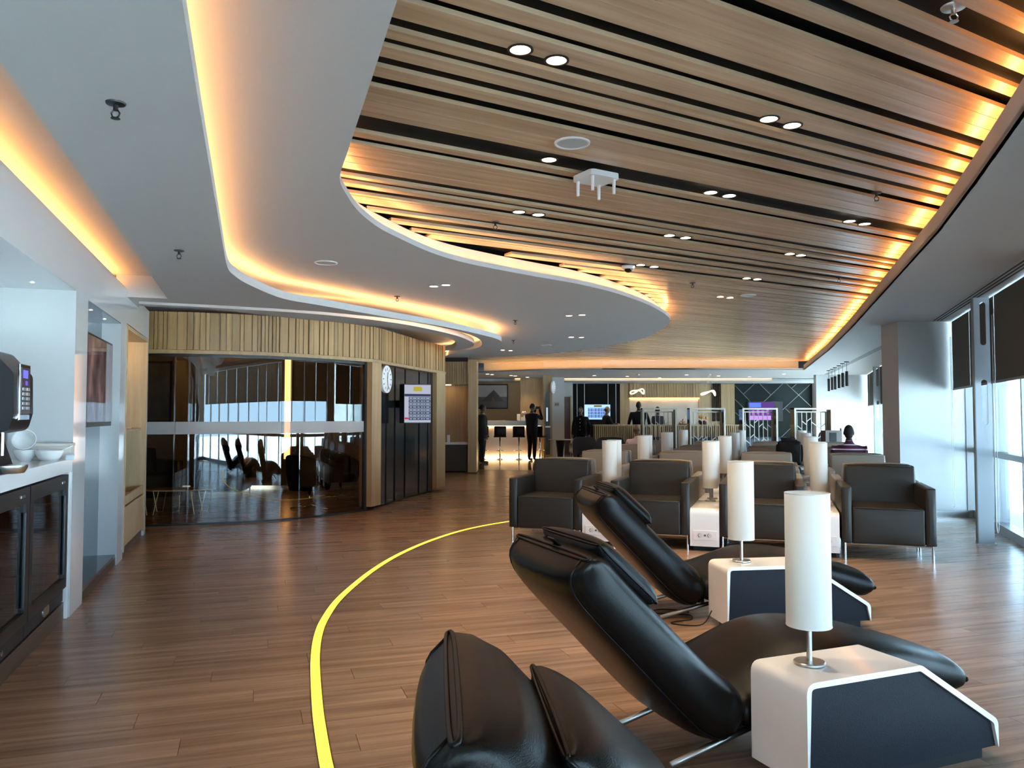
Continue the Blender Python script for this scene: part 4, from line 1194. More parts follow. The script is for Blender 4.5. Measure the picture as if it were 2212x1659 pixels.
RECL = make_recliner()
rec_frames = [((0.622, 1.362), 84.6), ((0.954, 3.225), 67.5), ((1.34, 5.48), 81.5)]
labs = ['black leather recliner cut by the picture edge, no side table in front of it', 'black leather recliner between the two white side tables with lamps', 'black leather recliner standing closest to the row of dark armchairs']
tprof = [(0, 0.045), (0, 0.425), (0.575, 0.425), (1.0, 0.155), (1.0, 0.045)]
RT = make_table('side_table', tprof, [0, 0.045, 0.05, 0.05, 0], 0.31)
b_ = NB(); bx(b_, (0, 0, 0), (0.12, 0.05, 0.006), mtx=Matrix.Translation((0.80, -0.155, 0.287)) @ Matrix.Rotation(0.566, 4, 'Y'), bev=0.002); mesh('socket_plate', b_, solid, RT)
for i, (T0, th) in enumerate(rec_frames):
    o3, rz = frame_of(T0, th)
    r = RECL if i == 0 else dup(RECL)
    r.location = o3; r.rotation_euler = (0, 0, rz)
    tag(r, labs[i], 'recliner', 'black leather recliners')
    if i:
        t = RT if i == 1 else dup(RT)
        t.location = o3; t.rotation_euler = (0, 0, rz)
        tag(t, ['white side table with navy sides and sloping end, fully in front of all recliners', 'white side table with navy sides standing behind the middle recliner'][i - 1], 'side table', 'white and navy side tables by the recliners')
        put_lamp(local(o3, rz, 0.18, -0.13, 0.4255), ['tall white drum lamp on the sloping table in front of the middle recliner', 'tall white drum lamp on the table between middle and rear recliner'][i - 1])
for ch in RECL.children:
    if ch.name.startswith('head_pillow'): ch.location = (0.733 * 0.15, 0, -0.68 * 0.15)
# loose cable on the floor by the rear recliner
o3, rz = frame_of(*rec_frames[2])
pts = [local(o3, rz, x, y, z) for x, y, z in ((-0.02, -0.10, 0.10), (-0.09, -0.12, 0.02), (-0.20, -0.08, 0.006), (-0.27, -0.01, 0.006), (-0.20, 0.03, 0.006), (-0.10, 0.06, 0.006), (-0.07, 0.17, 0.006), (-0.18, 0.22, 0.006), (-0.30, 0.27, 0.006), (-0.24, 0.36, 0.006), (-0.10, 0.32, 0.006), (-0.04, 0.24, 0.006))]
sp = []
for i in range(len(pts) - 1):
    for k in range(5):
        a, b, c, d = pts[max(i - 1, 0)], pts[i], pts[i + 1], pts[min(i + 2, len(pts) - 1)]; t = k / 5
        sp.append(0.5 * ((2 * b) + (c - a) * t + (2 * a - 5 * b + 4 * c - d) * t * t + (3 * b - a - 3 * c + d) * t ** 3))
mesh('power_cable', tube(NB(), sp, 0.004, 6), black, None, True, 'thin black cable looped on the floor under the rear recliner', 'cable')

# ---------------------------------------------------------------- armchairs
CW, CD = 0.84, 0.88
def soft_box(c, s, bev=0.025, puff=0.012, cuts=5):
    b = NB(); bx(b, c, s, bev=0)
    bmesh.ops.subdivide_edges(b, edges=b.edges[:], cuts=cuts, use_grid_fill=True)
    c = Vector(c); h = Vector(s) / 2
    for v in b.verts:
        q = [(v.co[i] - c[i]) / h[i] for i in range(3)]
        w_ = [(1 - min(1, abs(x)) ** 2) for x in q]
        for i in range(3):
            j, k = (i + 1) % 3, (i + 2) % 3
            if abs(q[i]) > 0.999: v.co[i] += math.copysign(puff * (w_[j] * w_[k]) ** 0.5, q[i])
    sharp = [e for e in b.edges if len(e.link_faces) == 2 and e.calc_face_angle(0) > 1.0]
    bmesh.ops.bevel(b, geom=sharp, offset=bev, segments=3, affect='EDGES', profile=0.6)
    return b

def make_armchair(m):
    r = empty('armchair')
    aw = 0.095
    for s in (-1, 1):
        mesh('arm', soft_box((s * (CW - aw) / 2, -0.02, 0.43), (aw, CD - 0.06, 0.55), 0.016, 0.006, 4), m, r, True)
    iw = CW - 2 * aw - 0.008
    so = mesh('seat', soft_box((0, -0.115, 0.33), (iw, 0.63, 0.35), 0.02, 0.012), m, r, True)
    b = NB(); tube(b, [(-iw / 2 + 0.02, -0.428, 0.496), (0, -0.438, 0.503), (iw / 2 - 0.02, -0.428, 0.496)], 0.004, 6); mesh('seam', b, m, so, True)
    # leaning back
    b = soft_box((0, 0, 0.36), (iw + 0.03, 0.20, 0.72), 0.022, 0.014)
    for v in b.verts:
        v.co.z += 0.16; v.co.y += 0.30 + (v.co.z - 0.5) * (0.16 if v.co.y < 0 else 0.03)
    bo = mesh('backrest', b, m, r, True)
    b = NB(); tube(b, [(-iw / 2 + 0.01, 0.262, 0.875), (0, 0.262, 0.884), (iw / 2 - 0.01, 0.262, 0.875)], 0.004, 6); mesh('seam', b, m, bo, True)
    b = NB(); x, y = CW / 2 - 0.03, CD / 2 - 0.05
    tube(b, [(-x, -y, 0.145), (x, -y, 0.145), (x, y, 0.145), (-x, y, 0.145)], 0.010, 8, True)
    mesh('base_frame', b, chrome, r)
    for sx in (-1, 1):
        for sy in (-1, 1): mesh('leg', cyl(NB(), (sx * x, sy * y, 0), (sx * x, sy * y, 0.16), 0.0125, seg=14), chrome, r, math.radians(40))
    return r

RO = Vector((-0.01, 8.97)); ra = Vector((0.319, 0.948)); rb = Vector((0.948, -0.319)); RR = math.atan2(rb.y, rb.x)
def R(t, u, z=0.0): p = RO + rb * t + ra * u; return Vector((p.x, p.y, z))
GREY, TAU = make_armchair(greyl), make_armchair(taupe)
firstc = {'g': False, 't': False}
def put_chair(kind, p, rz, label, group):
    src = GREY if kind == 'g' else TAU
    if not firstc[kind]: firstc[kind] = True; o = src; o.location = p; o.rotation_euler = (0, 0, rz)
    else: o = dup(src, p, rz)
    return tag(o, label, 'armchair', group)
rprof = [(0, 0.05), (0, 0.44), (0.88, 0.44), (0.88, 0.05)]
ROWT = make_table('row_table', rprof, [0, 0.07, 0.03, 0], 0.296)
pl_ = mesh('socket_plate', box((-0.004, -0.1525, 0.165), (0.008, 0.24, 0.10), 0, 0.003), solid, ROWT)
for y in (-0.105, -0.20):
    b_ = NB(); cyl(b_, (-0.0105, y, 0.165), (-0.006, y, 0.165), 0.024, seg=20); mesh('socket', b_, M('socket_white', (0.7, 0.7, 0.7), 0.3), pl_, math.radians(40))
    b_ = NB(); tube(b_, [(-0.011, y + 0.021 * math.cos(t * PI / 8), 0.165 + 0.021 * math.sin(t * PI / 8)) for t in range(-3, 4)], 0.003, 6); mesh('socket_ring', b_, M('socket_grey', (0.12, 0.12, 0.13), 0.4), pl_)
b_ = NB(); bx(b_, (-0.010, -0.1525, 0.165), (0.004, 0.022, 0.018)); mesh('usb_port', b_, M('socket_grey'), pl_)
ordn = ['first', 'second', 'third', 'fourth', 'fifth']
tc = [0.39, 1.545, 2.68, 3.85]; tt = [0.963, 2.112, 3.262]
PIT = 2.45
ft = [False]
for k in range(4):
    for i, t in enumerate(tc):
        fromw = ordn[3 - i]
        tj = t
        if k == 0:
            put_chair('g', R(t, 0.44), RR, ['dark grey leather armchair at the end of front row, nearest the yellow floor line', 'dark grey leather armchair in front row, second from the yellow floor line', 'dark grey leather armchair in front row, third from the yellow floor line', 'dark grey leather armchair in front row at the window end'][i], 'dark grey armchairs in the front row')
        else:
            put_chair('t', R(tj, k * PIT + 0.44), RR, 'taupe leather armchair, %s from the windows, in the %s back-to-back block, facing the recliners' % (fromw, ordn[k]), 'taupe armchairs in the seating blocks')
        put_chair('t', R(tj, k * PIT + 0.93 + 0.44), RR + PI, 'taupe leather armchair, %s from the windows, in the %s back-to-back block, facing the far screens' % (fromw, ordn[k]), 'taupe armchairs in the seating blocks')
    for i, t in enumerate(tt):
        for side in (0, 1):
            fromw = ordn[2 - i]
            nm = 'white table with sockets, %s from the windows, in the %s seating block, %s side' % (fromw, ordn[k], 'recliner' if side == 0 else 'screen')
            o = ROWT if not ft[0] else dup(ROWT)
            ft[0] = True
            if side == 0: o.location = R(t - 0.148, k * PIT + 0.005); o.rotation_euler = (0, 0, RR + PI / 2)
            else: o.location = R(t + 0.148, k * PIT + 1.805); o.rotation_euler = (0, 0, RR - PI / 2)
            # shell profile runs along local +x; keep it centred on its gap
            tag(o, nm, 'side table', 'white tables between the armchairs')
            put_lamp(R(t, k * PIT + (0.76 if side == 0 else 1.05), 0.4405), 'white drum lamp on table %s from the windows, %s seating block, %s side' % (fromw, ordn[k], 'recliner' if side == 0 else 'screen'))
# ================================================================ INSIDE THE GLASS ROOM
BCH = make_armchair(leather)
def dark_chair(p, rz, label, first=[True]):
    if first[0]: first[0] = False; o = BCH; o.location = p; o.rotation_euler = (0, 0, rz)
    else: o = dup(BCH, p, rz)
    return tag(o, label, 'armchair', 'black armchairs in the glass room')
dark_chair(U(336, 1092, 0) + Vector((-0.2, 0.0, 0)), 0.9, 'black leather armchair behind the smoked glass beside the low coffee table')
dark_chair(U(466, 1078, 0) + Vector((0.05, 0.15, 0)), 0.15, 'black leather armchair in the middle of the glass room')
p = U(385, 1109, 0)
r = empty('coffee_table', p.to_tuple(), 0.12)
hexp = [(-0.50, -0.05), (-0.28, -0.24), (0.22, -0.24), (0.50, 0.02), (0.28, 0.24), (-0.25, 0.24)]
mesh('table_top', prism(NB(), hexp, 0.335, 0.355), wood('table_oak', (0.30, 0.19, 0.09), (0.42, 0.28, 0.15), rough=0.3), r)
mesh('edge_band', tube(NB(), [(x, y, 0.345) for x, y in hexp], 0.011, 6, True), M('edge_white', (0.7, 0.7, 0.68), 0.4), r)
for x0 in (-0.34, 0.30):
    mesh('wire_leg', tube(NB(), [(x0 - 0.08, -0.20, 0.335), (x0 - 0.02, -0.22, 0.006), (x0 + 0.06, -0.22, 0.006), (x0 + 0.12, -0.18, 0.335)], 0.006, 6), steel, r)
    mesh('wire_leg', tube(NB(), [(x0 - 0.08, 0.20, 0.335), (x0 - 0.02, 0.22, 0.006), (x0 + 0.06, 0.22, 0.006), (x0 + 0.12, 0.18, 0.335)], 0.006, 6), steel, r)
tag(r, 'low angular coffee table on wire legs behind the smoked glass', 'coffee table')
def tub_chair(p, rz, label):
    r = empty('swivel_chair', p.to_tuple(), rz)
    b = NB(); n = 22; rings = []
    for k in range(n + 1):
        a = -0.25 * PI + k / n * 1.5 * PI
        hgt = 0.60 + 0.22 * math.sin(max(0, min(1, (k / n))) * PI) ** 1.5
        rx, ry = 0.33, 0.31
        ring = []
        for (rr, z) in ((0.92, 0.30), (1.0, 0.38), (1.06, 0.55), (1.10, hgt), (1.06, hgt + 0.015), (1.0, hgt), (0.93, 0.50), (0.86, 0.40), (0.80, 0.31)):
            ring.append(b.verts.new((rx * rr * math.cos(a), ry * rr * math.sin(a), z)))
        rings.append(ring)
    for A, B in zip(rings, rings[1:]):
        m = len(A)
        for k in range(m): b.faces.new((A[k], A[(k + 1) % m], B[(k + 1) % m], B[k]))
    b.faces.new(rings[0]); b.faces.new(rings[-1][::-1])
    mesh('shell', b, leather, r, math.radians(50))
    mesh('seat', lathe(NB(), [(0, 0.30), (0.27, 0.30), (0.29, 0.34), (0.29, 0.42), (0.26, 0.455), (0, 0.465)], 28), leather, r, math.radians(50))
    mesh('stem', cyl(NB(), (0, 0, 0.04), (0, 0, 0.31), 0.022, seg=14), chrome, r, True)
    for k in range(4):
        a = k * PI / 2 + 0.35
        mesh('foot', tube(NB(), [(0.0, 0, 0.06), (0.17 * math.cos(a), 0.17 * math.sin(a), 0.035), (0.30 * math.cos(a), 0.30 * math.sin(a), 0.014)], [0.02, 0.016, 0.012], 8), chrome, r, True)
    return tag(r, label, 'chair', 'black swivel tub chairs')
tub_chair(U(668, 1101, 0), 2.6, 'black swivel tub chair with chrome star base behind the last glass pane')
tub_chair(U(735, 1078, 0), 1.2, 'black swivel tub chair deeper in the glass room by the timber post')
r = empty('wall_picture', (D(334, 900, 15.5).x, 15.52, 0))
mesh('frame', box((0, 0, 1.87), (0.62, 0.03, 1.2)), black, r)
mesh('print', box((0, -0.017, 1.87), (0.56, 0.004, 1.12)), M('grey_print', (0.16, 0.15, 0.14), 0.4, var=0.9, vscale=3.0), r)
tag(r, 'tall dark framed picture on the tan wall inside the glass room', 'picture')
r = empty('light_column', (D(620, 900, 15.45).x, 15.48, 0))
mesh('housing', box((0, 0.02, 1.55), (0.16, 0.04, 2.0)), oakp, r)
mesh('glow_strip', box((0, -0.004, 1.55), (0.11, 0.012, 1.96)), emis('column_glow', (1.0, 0.62, 0.28), 3.5), r)
tag(r, 'vertical glowing light strip on the back wall of the glass room', 'light')

# ================================================================ ON THE STONE WALL
def wall_clock(c2, ang, z, rad, label, off=0.03):
    r = empty('wall_clock', (c2.x, c2.y, z), ang)      # local -y faces the room
    def disc(name, r0, y0, y1, m, par=r, seg=40): return mesh(name, cyl(NB(), (0, y0, 0), (0, y1, 0), r0, seg=seg), m, par, math.radians(40))
    disc('case', rad, 0.0, -0.045, M('clock_white', (0.72, 0.76, 0.78), 0.35))
    f = disc('dial', rad * 0.90, -0.045, -0.048, M('dial_white', (0.85, 0.87, 0.88), 0.4))
    for k in range(12):
        a = k * PI / 6
        bb = NB(); bx(bb, (0, 0, 0), (0.012, 0.003, 0.045), mtx=Matrix.Translation((rad * 0.74 * math.sin(a), -0.049, rad * 0.74 * math.cos(a))) @ Matrix.Rotation(a, 4, 'Y')); mesh('hour_mark', bb, M('clock_ink', (0.03, 0.03, 0.035), 0.5), f)
    for a, L_, w_ in ((0.15, 0.52, 0.014), (2.95, 0.72, 0.010)):
        bb = NB(); bx(bb, (0, 0, 0), (w_, 0.004, rad * L_), mtx=Matrix.Rotation(a, 4, 'Y') @ Matrix.Translation((0, -0.053, rad * L_ / 2))); mesh('hand', bb, M('clock_ink'), f)
    return tag(r, label, 'clock', 'round wall clocks')
c, t = path_at(gl, sP1 + 0.225); nrm = Vector((t.y, -t.x))
wall_clock(c + nrm * 0.0, math.atan2(t.y, t.x), 1.4 + (898.6 - 819) * 12.3 / 1720, 0.215, 'round white wall clock partly hidden by the oak post')
def dash_rows(par, x0, x1, z0, z1, n, y, ink, light, head=None):
    """table of a flight board: header band, alternating rows, light marks"""
    h = (z1 - z0) / n
    for k in range(n):
        zc_ = z1 - h * (k + 0.5)
        mesh('row_band', box(((x0 + x1) / 2, y, zc_), (x1 - x0, 0.002, h * 0.92)), ink[k % 2], par)
        for a, wv in ((0.05, 0.10), (0.20, 0.14), (0.40, 0.09), (0.56, 0.08), (0.68, 0.06), (0.80, 0.14)):
            mesh('text_mark', box((x0 + (x1 - x0) * (a + wv / 2), y - 0.0015, zc_), ((x1 - x0) * wv, 0.002, h * 0.30)), light, par)
p = D(902, 872, 12.75)
r = empty('flight_monitor', (p.x, p.y, p.z), 0.42)
mesh('case', box((0, 0.13, 0), (0.45, 0.26, 0.63), 0, 0.005), blackm, r)
scr = mesh('screen', box((0, -0.003, 0), (0.435, 0.006, 0.60)), emis('board_pale', (0.55, 0.58, 0.72), 0.62), r)
mesh('logo', box((0.0, -0.007, 0.235), (0.14, 0.003, 0.07)), emis('logo_yellow', (0.50, 0.42, 0.04), 0.7), scr)
mesh('header', box((0, -0.007, 0.135), (0.435, 0.003, 0.04)), emis('board_navy', (0.05, 0.06, 0.13), 0.6), scr)
dash_rows(scr, -0.15, 0.215, -0.265, 0.11, 8, -0.008, [emis('row_a', (0.16, 0.20, 0.32), 0.6), emis('row_b', (0.07, 0.10, 0.18), 0.6)], emis('mark_pale', (0.5, 0.55, 0.65), 0.6))
mesh('status_flag', box((-0.185, -0.008, -0.235), (0.06, 0.003, 0.03)), emis('flag_red', (0.6, 0.05, 0.10), 0.7), scr)
mesh('mount', box((0, 0.45, 0), (0.12, 0.45, 0.12)), blackm, r)
tag(r, 'flight information monitor in deep black case on the stone wall', 'monitor')

# ================================================================ PHONE NICHE
r = empty('niche_desk', ((nx0 + nx1) / 2 - 0.15, ny + 0.38, 0))
mesh('desk_top', box((0, 0, 0.725), (nx1 - nx0 + 0.28, 0.64, 0.06)), solid, r)
mesh('cabinet', box((0.05, 0.1, 0.365), (nx1 - nx0 + 0.1, 0.40, 0.66)), M('cabinet_taupe', (0.10, 0.085, 0.065), 0.5), r)
mesh('plinth', box((0.05, 0.1, 0.02), (nx1 - nx0, 0.36, 0.04)), black, r)
tag(r, 'white-topped desk built into the lit oak niche', 'desk')
r = empty('card_holder', (D(969, 900, 19.6).x, 19.62, 0.756))
mesh('card', box((0, 0, 0.09), (0.07, 0.004, 0.17)), M('card_white', (0.8, 0.8, 0.78), 0.4), r); mesh('foot', box((0, 0, 0.006), (0.08, 0.06, 0.012)), M('card_white'), r)
tag(r, 'small white card holder standing on the niche desk', 'card holder')

# ================================================================ BAR
bx0, bx1, by = D(1040, 900, 26.2).x, D(1170, 900, 26.2).x, 26.2
r = empty('bar_counter', ((bx0 + bx1) / 2, by, 0)); bw = bx1 - bx0
mesh('counter_slab', box((0, 0.2, 1.16), (bw, 0.9, 0.17), 0, 0.01), M('slab_grey', (0.42, 0.43, 0.44), 0.25), r)
fr_ = mesh('front_panel', box((0, 0.12, 0.54), (bw, 0.06, 1.07)), M('bar_front', (0.62, 0.55, 0.47), 0.18), r)
mesh('upper_glow', box((0, 0.07, 1.068), (bw - 0.05, 0.03, 0.012)), emis('bar_glow', (1.0, 0.62, 0.26), 26.0), r)
mesh('lower_glow', box((0, 0.04, 0.03), (bw - 0.05, 0.03, 0.02)), emis('bar_glow2', (1.0, 0.68, 0.34), 26.0), r)
mesh('side_panel', box((bw / 2 + 0.02, 0.3, 0.54), (0.04, 0.6, 1.08)), oakp, r)
tag(r, 'white bar counter glowing at top and foot beneath grey slab', 'bar')
def bar_stool(px, y, rz, label):
    r = empty('bar_stool', (D(px, 900, y).x, y, 0), rz)
    mesh('seat', box((0, 0, 0.74), (0.40, 0.36, 0.05), 0, 0.015), leather, r, math.radians(50))
    b = NB(); bx(b, (0, -0.19, 0.90), (0.38, 0.045, 0.36), bev=0.015); mesh('backrest', b, leather, r, math.radians(50))
    mesh('column', cyl(NB(), (0, 0, 0.02), (0, 0, 0.72), 0.024, seg=14), chrome, r, True)
    mesh('foot_ring', tube(NB(), [(0.17 * math.cos(k * PI / 10), 0.02 + 0.17 * math.sin(k * PI / 10), 0.30) for k in range(20)], 0.008, 6, True), chrome, r, True)
    mesh('base', lathe(NB(), [(0, 0), (0.21, 0), (0.21, 0.008), (0.10, 0.018), (0.03, 0.05), (0, 0.05)], 28), chrome, r, math.radians(50))
    return tag(r, label, 'bar stool', 'black bar stools at the glowing bar')
bar_stool(1043, 25.6, 0, 'black bar stool beside the man in the grey suit')
bar_stool(1080, 25.6, 0.05, 'black bar stool standing free between the two men at the bar')
bar_stool(1121, 25.6, -0.05, 'black bar stool partly behind the man taking a photograph')
bar_stool(1166, 25.6, -0.5, 'black bar stool turned sideways at the pillar end of the bar')
z0 = 1.2455
def barprop(name, px, dims, m, label, cat, y=26.3, dz=0.0):
    return mesh(name, box((D(px, 900, y).x, y, z0 + dims[2] / 2 + dz), dims, 0, min(dims) * 0.1), m, None, False, label, cat)
barprop('menu_stand', 1120, (0.11, 0.05, 0.22), M('card_white'), 'white menu stand on the bar beside the man taking a photograph', 'menu', 26.5)
barprop('bar_mat', 1105, (0.42, 0.26, 0.012), black, 'flat black mat lying on the bar', 'mat')
barprop('serviette_holder', 1129, (0.12, 0.10, 0.12), M('box_cream'), 'cream serviette holder on the bar', 'box')
p = Vector((D(1132, 900, 26.45).x, 26.45, z0)); r = empty('flower_vase', p.to_tuple())
mesh('vase', lathe(NB(), [(0, 0), (0.04, 0), (0.05, 0.06), (0.03, 0.14), (0.035, 0.18), (0.03, 0.18), (0, 0.02)], 18), porc, r, True)
for k in range(6): mesh('bloom', lathe(NB(), [(0, -0.03), (0.03, -0.01), (0.034, 0.01), (0.015, 0.03), (0, 0.03)], 10, (0.06 * math.cos(k * 1.05), 0.05 * math.sin(k * 1.05), 0.24 + 0.02 * (k % 3))), M('bloom_white', (0.8, 0.78, 0.72), 0.6), r, True)
tag(r, 'small vase of white flowers on the bar behind the man taking a photograph', 'vase')
# framed pyramid photograph
a, b2 = D(1031, 883, 28.86), D(1097, 830, 28.86)
cx_, cz_, pw, ph = (a.x + b2.x) / 2, (a.z + b2.z) / 2, b2.x - a.x, b2.z - a.z
r = empty('framed_photograph', (cx_, 28.86, cz_))
mesh('frame', box((0, 0, 0), (pw, 0.04, ph), 0, 0.004), black, r)
mesh('sky_print', box((0, -0.022, ph * 0.22), (pw - 0.06, 0.004, ph * 0.48)), M('print_sky', (0.42, 0.36, 0.34), 0.3, var=0.2), r)
mesh('ground_print', box((0, -0.022, -ph * 0.24), (pw - 0.06, 0.004, ph * 0.44)), M('print_ground', (0.10, 0.075, 0.06), 0.3, var=0.3), r)
XZm = Matrix(((1, 0, 0, 0), (0, 0, 1, 0), (0, 1, 0, 0), (0, 0, 0, 1)))
mesh('pyramid_print', prism(NB(), [(-pw * 0.36, -ph * 0.2), (pw * 0.40, -ph * 0.22), (pw * 0.04, ph * 0.27)], -0.027, -0.0245, XZm), M('print_pyramid', (0.055, 0.035, 0.026), 0.4, var=0.3), r)
fig = [(-0.10, -0.42), (-0.09, -0.22), (-0.05, -0.16), (-0.03, -0.13), (-0.045, -0.08), (-0.02, -0.03), (0.03, -0.03), (0.05, -0.08), (0.035, -0.13), (0.06, -0.16), (0.10, -0.25), (0.12, -0.42)]
mesh('figure_print', prism(NB(), [(x * ph + 0.02, z * ph) for x, z in fig], -0.031, -0.028, XZm), M('print_figure', (0.14, 0.085, 0.06), 0.4), r)
tag(r, 'framed photograph of a dark pyramid lit from above behind the bar', 'picture')
c2 = Vector((D(1183, 900, 26).x + 0.150, 25.87)); wall_clock(c2, PI / 2 - 0.35, 1.4 + (898.6 - 837) * 26 / 1720, 0.2, 'round white clock on the edge of the oak bar pillar')
r = empty('door_sign', (D(1203, 900, 27).x, 27.04, 1.4 + 25 * 27 / 1720)); mesh('plate', box((0, 0, 0), (0.17, 0.01, 0.15), 0, 0.002), M('sign_grey', (0.40, 0.36, 0.30), 0.4), r)
for k in (-1, 0, 1): mesh('glyph', box((k * 0.045, -0.007, 0.0), (0.022, 0.004, 0.07)), M('clock_ink'), r)
tag(r, 'small grey pictogram sign on the white pillar behind the bar pillar', 'sign')
# door frame beside the charcoal panel
dr = empty('door_1', (D(1226, 900, 28.9).x, 29.0, 0), kind='structure')
mesh('leaf', box((0, 0, 1.05), (0.22, 0.05, 2.1)), brownk, dr); mesh('jamb', box((0.13, -0.01, 1.07), (0.05, 0.08, 2.14)), oakp, dr)
# glass-fronted recess with screen in the bar pillar
r = empty('pillar_screen', (D(1183, 900, 25.9).x, 25.895, 0))
mesh('recess_trim', box((0, 0, 1.15), (0.15, 0.02, 2.0)), M('recess_dark', (0.05, 0.04, 0.03), 0.3), r)
mesh('display', box((-0.02, -0.014, 1.45), (0.05, 0.008, 0.45)), emis('pillar_display', (0.6, 0.75, 0.9), 0.7), r)
mesh('ledge', box((0, -0.03, 1.05), (0.17, 0.08, 0.05)), solid, r)
tag(r, 'narrow recessed display with white ledge in the oak bar pillar', 'display')

# ================================================================ FAR LOUNGE
# flight screen and television on the far wall
def flat_tv(px0, px1, py0, py1, y, label):
    a, b = D(px0, py1, y), D(px1, py0, y)
    r = empty('television', ((a.x + b.x) / 2, y, (a.z + b.z) / 2)); wv, hv = b.x - a.x, b.z - a.z
    mesh('case', box((0, 0.03, 0), (wv + 0.03, 0.05, hv + 0.03), 0, 0.004), blackm, r)
    return tag(r, label, 'television'), wv, hv
r, wv, hv = flat_tv(1262.5, 1318, 874, 906, YB - 0.02, 'television showing a blue flight table on the charcoal wall')
s = mesh('screen', box((0, 0.002, 0), (wv, 0.006, hv)), emis('tv_pale', (0.42, 0.66, 1.0), 1.0), r)
mesh('logo', box((0.02, -0.003, hv * 0.40), (wv * 0.3, 0.003, hv * 0.12)), emis('logo_dim', (0.22, 0.18, 0.04), 0.7), s)
dash_rows(s, -wv * 0.36, wv * 0.44, -hv * 0.42, hv * 0.28, 7, -0.004, [emis('tv_blue', (0.10, 0.26, 0.75), 0.9), emis('tv_navy', (0.03, 0.07, 0.22), 0.9)], emis('tv_mark', (0.5, 0.7, 1.0), 0.8))
r, wv, hv = flat_tv(1617, 1690, 868, 909, YB - 0.05, 'television showing a purple picture on the green panelled wall')
s = mesh('screen', box((-wv * 0.11, 0.002, 0), (wv * 0.76, 0.006, hv * 0.94)), emis('tv_violet', (0.10, 0.045, 0.22), 1.0), r)
mesh('sky_picture', box((-wv * 0.30, -0.003, hv * 0.33), (wv * 0.34, 0.003, hv * 0.24)), emis('tv_azure', (0.08, 0.16, 0.95), 1.3), s)
mesh('floor_picture', box((-wv * 0.15, -0.003, -hv * 0.34), (wv * 0.66, 0.003, hv * 0.22)), emis('tv_lilac', (0.45, 0.25, 0.85), 1.1), s)
for k in range(4): mesh('figure_picture', box((-wv * 0.36 + wv * 0.14 * k, -0.004, -hv * 0.08 + 0.03 * (k % 2)), (wv * 0.07, 0.003, hv * 0.26)), emis('tv_pink', (0.42, 0.16, 0.55), 0.9), s)
# portal screens
def portal(px0, px1, y, label):
    xa, xb = D(px0, 900, y).x, D(px1, 900, y).x; wv = xb - xa; H = D(1400, 881.5, y).z; dp = 0.32
    r = empty('portal_screen', ((xa + xb) / 2, y, 0))
    pm_ = M('bronze_frame', (0.36, 0.31, 0.25), 0.35, 0.5)
    for sx in (-1, 1): mesh('jamb', box((sx * (wv / 2 - 0.015), dp / 2, H / 2), (0.03, dp, H)), M('mirror_bronze', (0.30, 0.27, 0.24), 0.08, 1.0), r)
    mesh('lintel', box((0, dp / 2, H - 0.015), (wv, dp, 0.03)), M('mirror_bronze'), r)
    for sx in (-1, 1): mesh('front_edge', box((sx * (wv / 2 - 0.02), -0.006, H / 2), (0.045, 0.012, H)), pm_, r)
    mesh('front_edge', box((0, -0.006, H - 0.02), (wv, 0.014, 0.04)), pm_, r)
    iw, ih = wv - 0.10, H - 0.10
    b = NB()
    for k in range(8):
        x = -iw / 2 + iw * k / 7
        bx(b, (x, dp, ih / 2), (0.03 if k in (0, 7) else 0.014, 0.03, ih))
    bx(b, (0, dp, ih), (iw, 0.03, 0.03))
    rnd = random.Random(int(px0))
    for k in range(7):
        x0 = -iw / 2 + iw * k / 7
        for q in range(3):
            z = 0.35 + q * 0.42 + rnd.uniform(-0.12, 0.12); d = rnd.choice((-1, 1)); L_ = math.hypot(iw / 7, 0.10)
            bx(b, (0, 0, 0), (L_, 0.02, 0.02), mtx=Matrix.Translation((x0 + iw / 14, dp, z)) @ Matrix.Rotation(-d * math.atan2(0.10, iw / 7), 4, 'Y'))
    mesh('lattice', b, pm_, r, kind='stuff')
    return tag(r, label, 'screen', 'bronze portal screens')
YP = 20.9
portal(1388, 1462, YP, 'bronze portal screen with lattice in front of the standing men')
portal(1490, 1567, YP, 'bronze portal screen with lattice in front of the flower bowl')
portal(1604, 1680, YP, 'bronze portal screen with lattice in front of the purple television')
portal(1716, 1798, YP, 'bronze portal screen with lattice nearest the windows')
# battened reception counter
xa, xb, yc_ = D(1285, 900, 24.4).x, D(1610, 900, 24.4).x, 24.4
r = empty('reception_counter', ((xa + xb) / 2, yc_, 0)); wv = xb - xa; zr = D(1300, 917.5, yc_).z
mesh('core', box((0, 0.30, zr / 2 - 0.02), (wv, 0.55, zr - 0.04)), M('core_brown', (0.07, 0.045, 0.025), 0.5), r)
mesh('top', box((0, 0.28, zr - 0.02), (wv + 0.02, 0.62, 0.04)), oakp, r)
x = -wv / 2
while x < wv / 2 - 0.03:
    mesh('batten', box((x + 0.02, 0.0, zr / 2 + 0.18), (0.036, 0.05, zr - 0.42)), oakv, r); x += 0.062
mesh('kick', box((0, 0.05, 0.17), (wv, 0.04, 0.34)), brownk, r)
tag(r, 'long oak battened reception counter behind the portal screens', 'counter')
def bowl_of(px, label, m, cat, k=1.0, petals=None):
    p = Vector((D(px, 900, 24.6).x, 24.6, zr + 0.001)); r = empty('glass_bowl', p.to_tuple())
    mesh('dish', lathe(NB(), [(0, 0), (0.10 * k, 0), (0.15 * k, 0.02), (0.15 * k, 0.03), (0, 0.025)], 24), M('dark_dish', (0.03, 0.02, 0.015), 0.3), r, True)
    return r
r = bowl_of(1475, '', None, '')
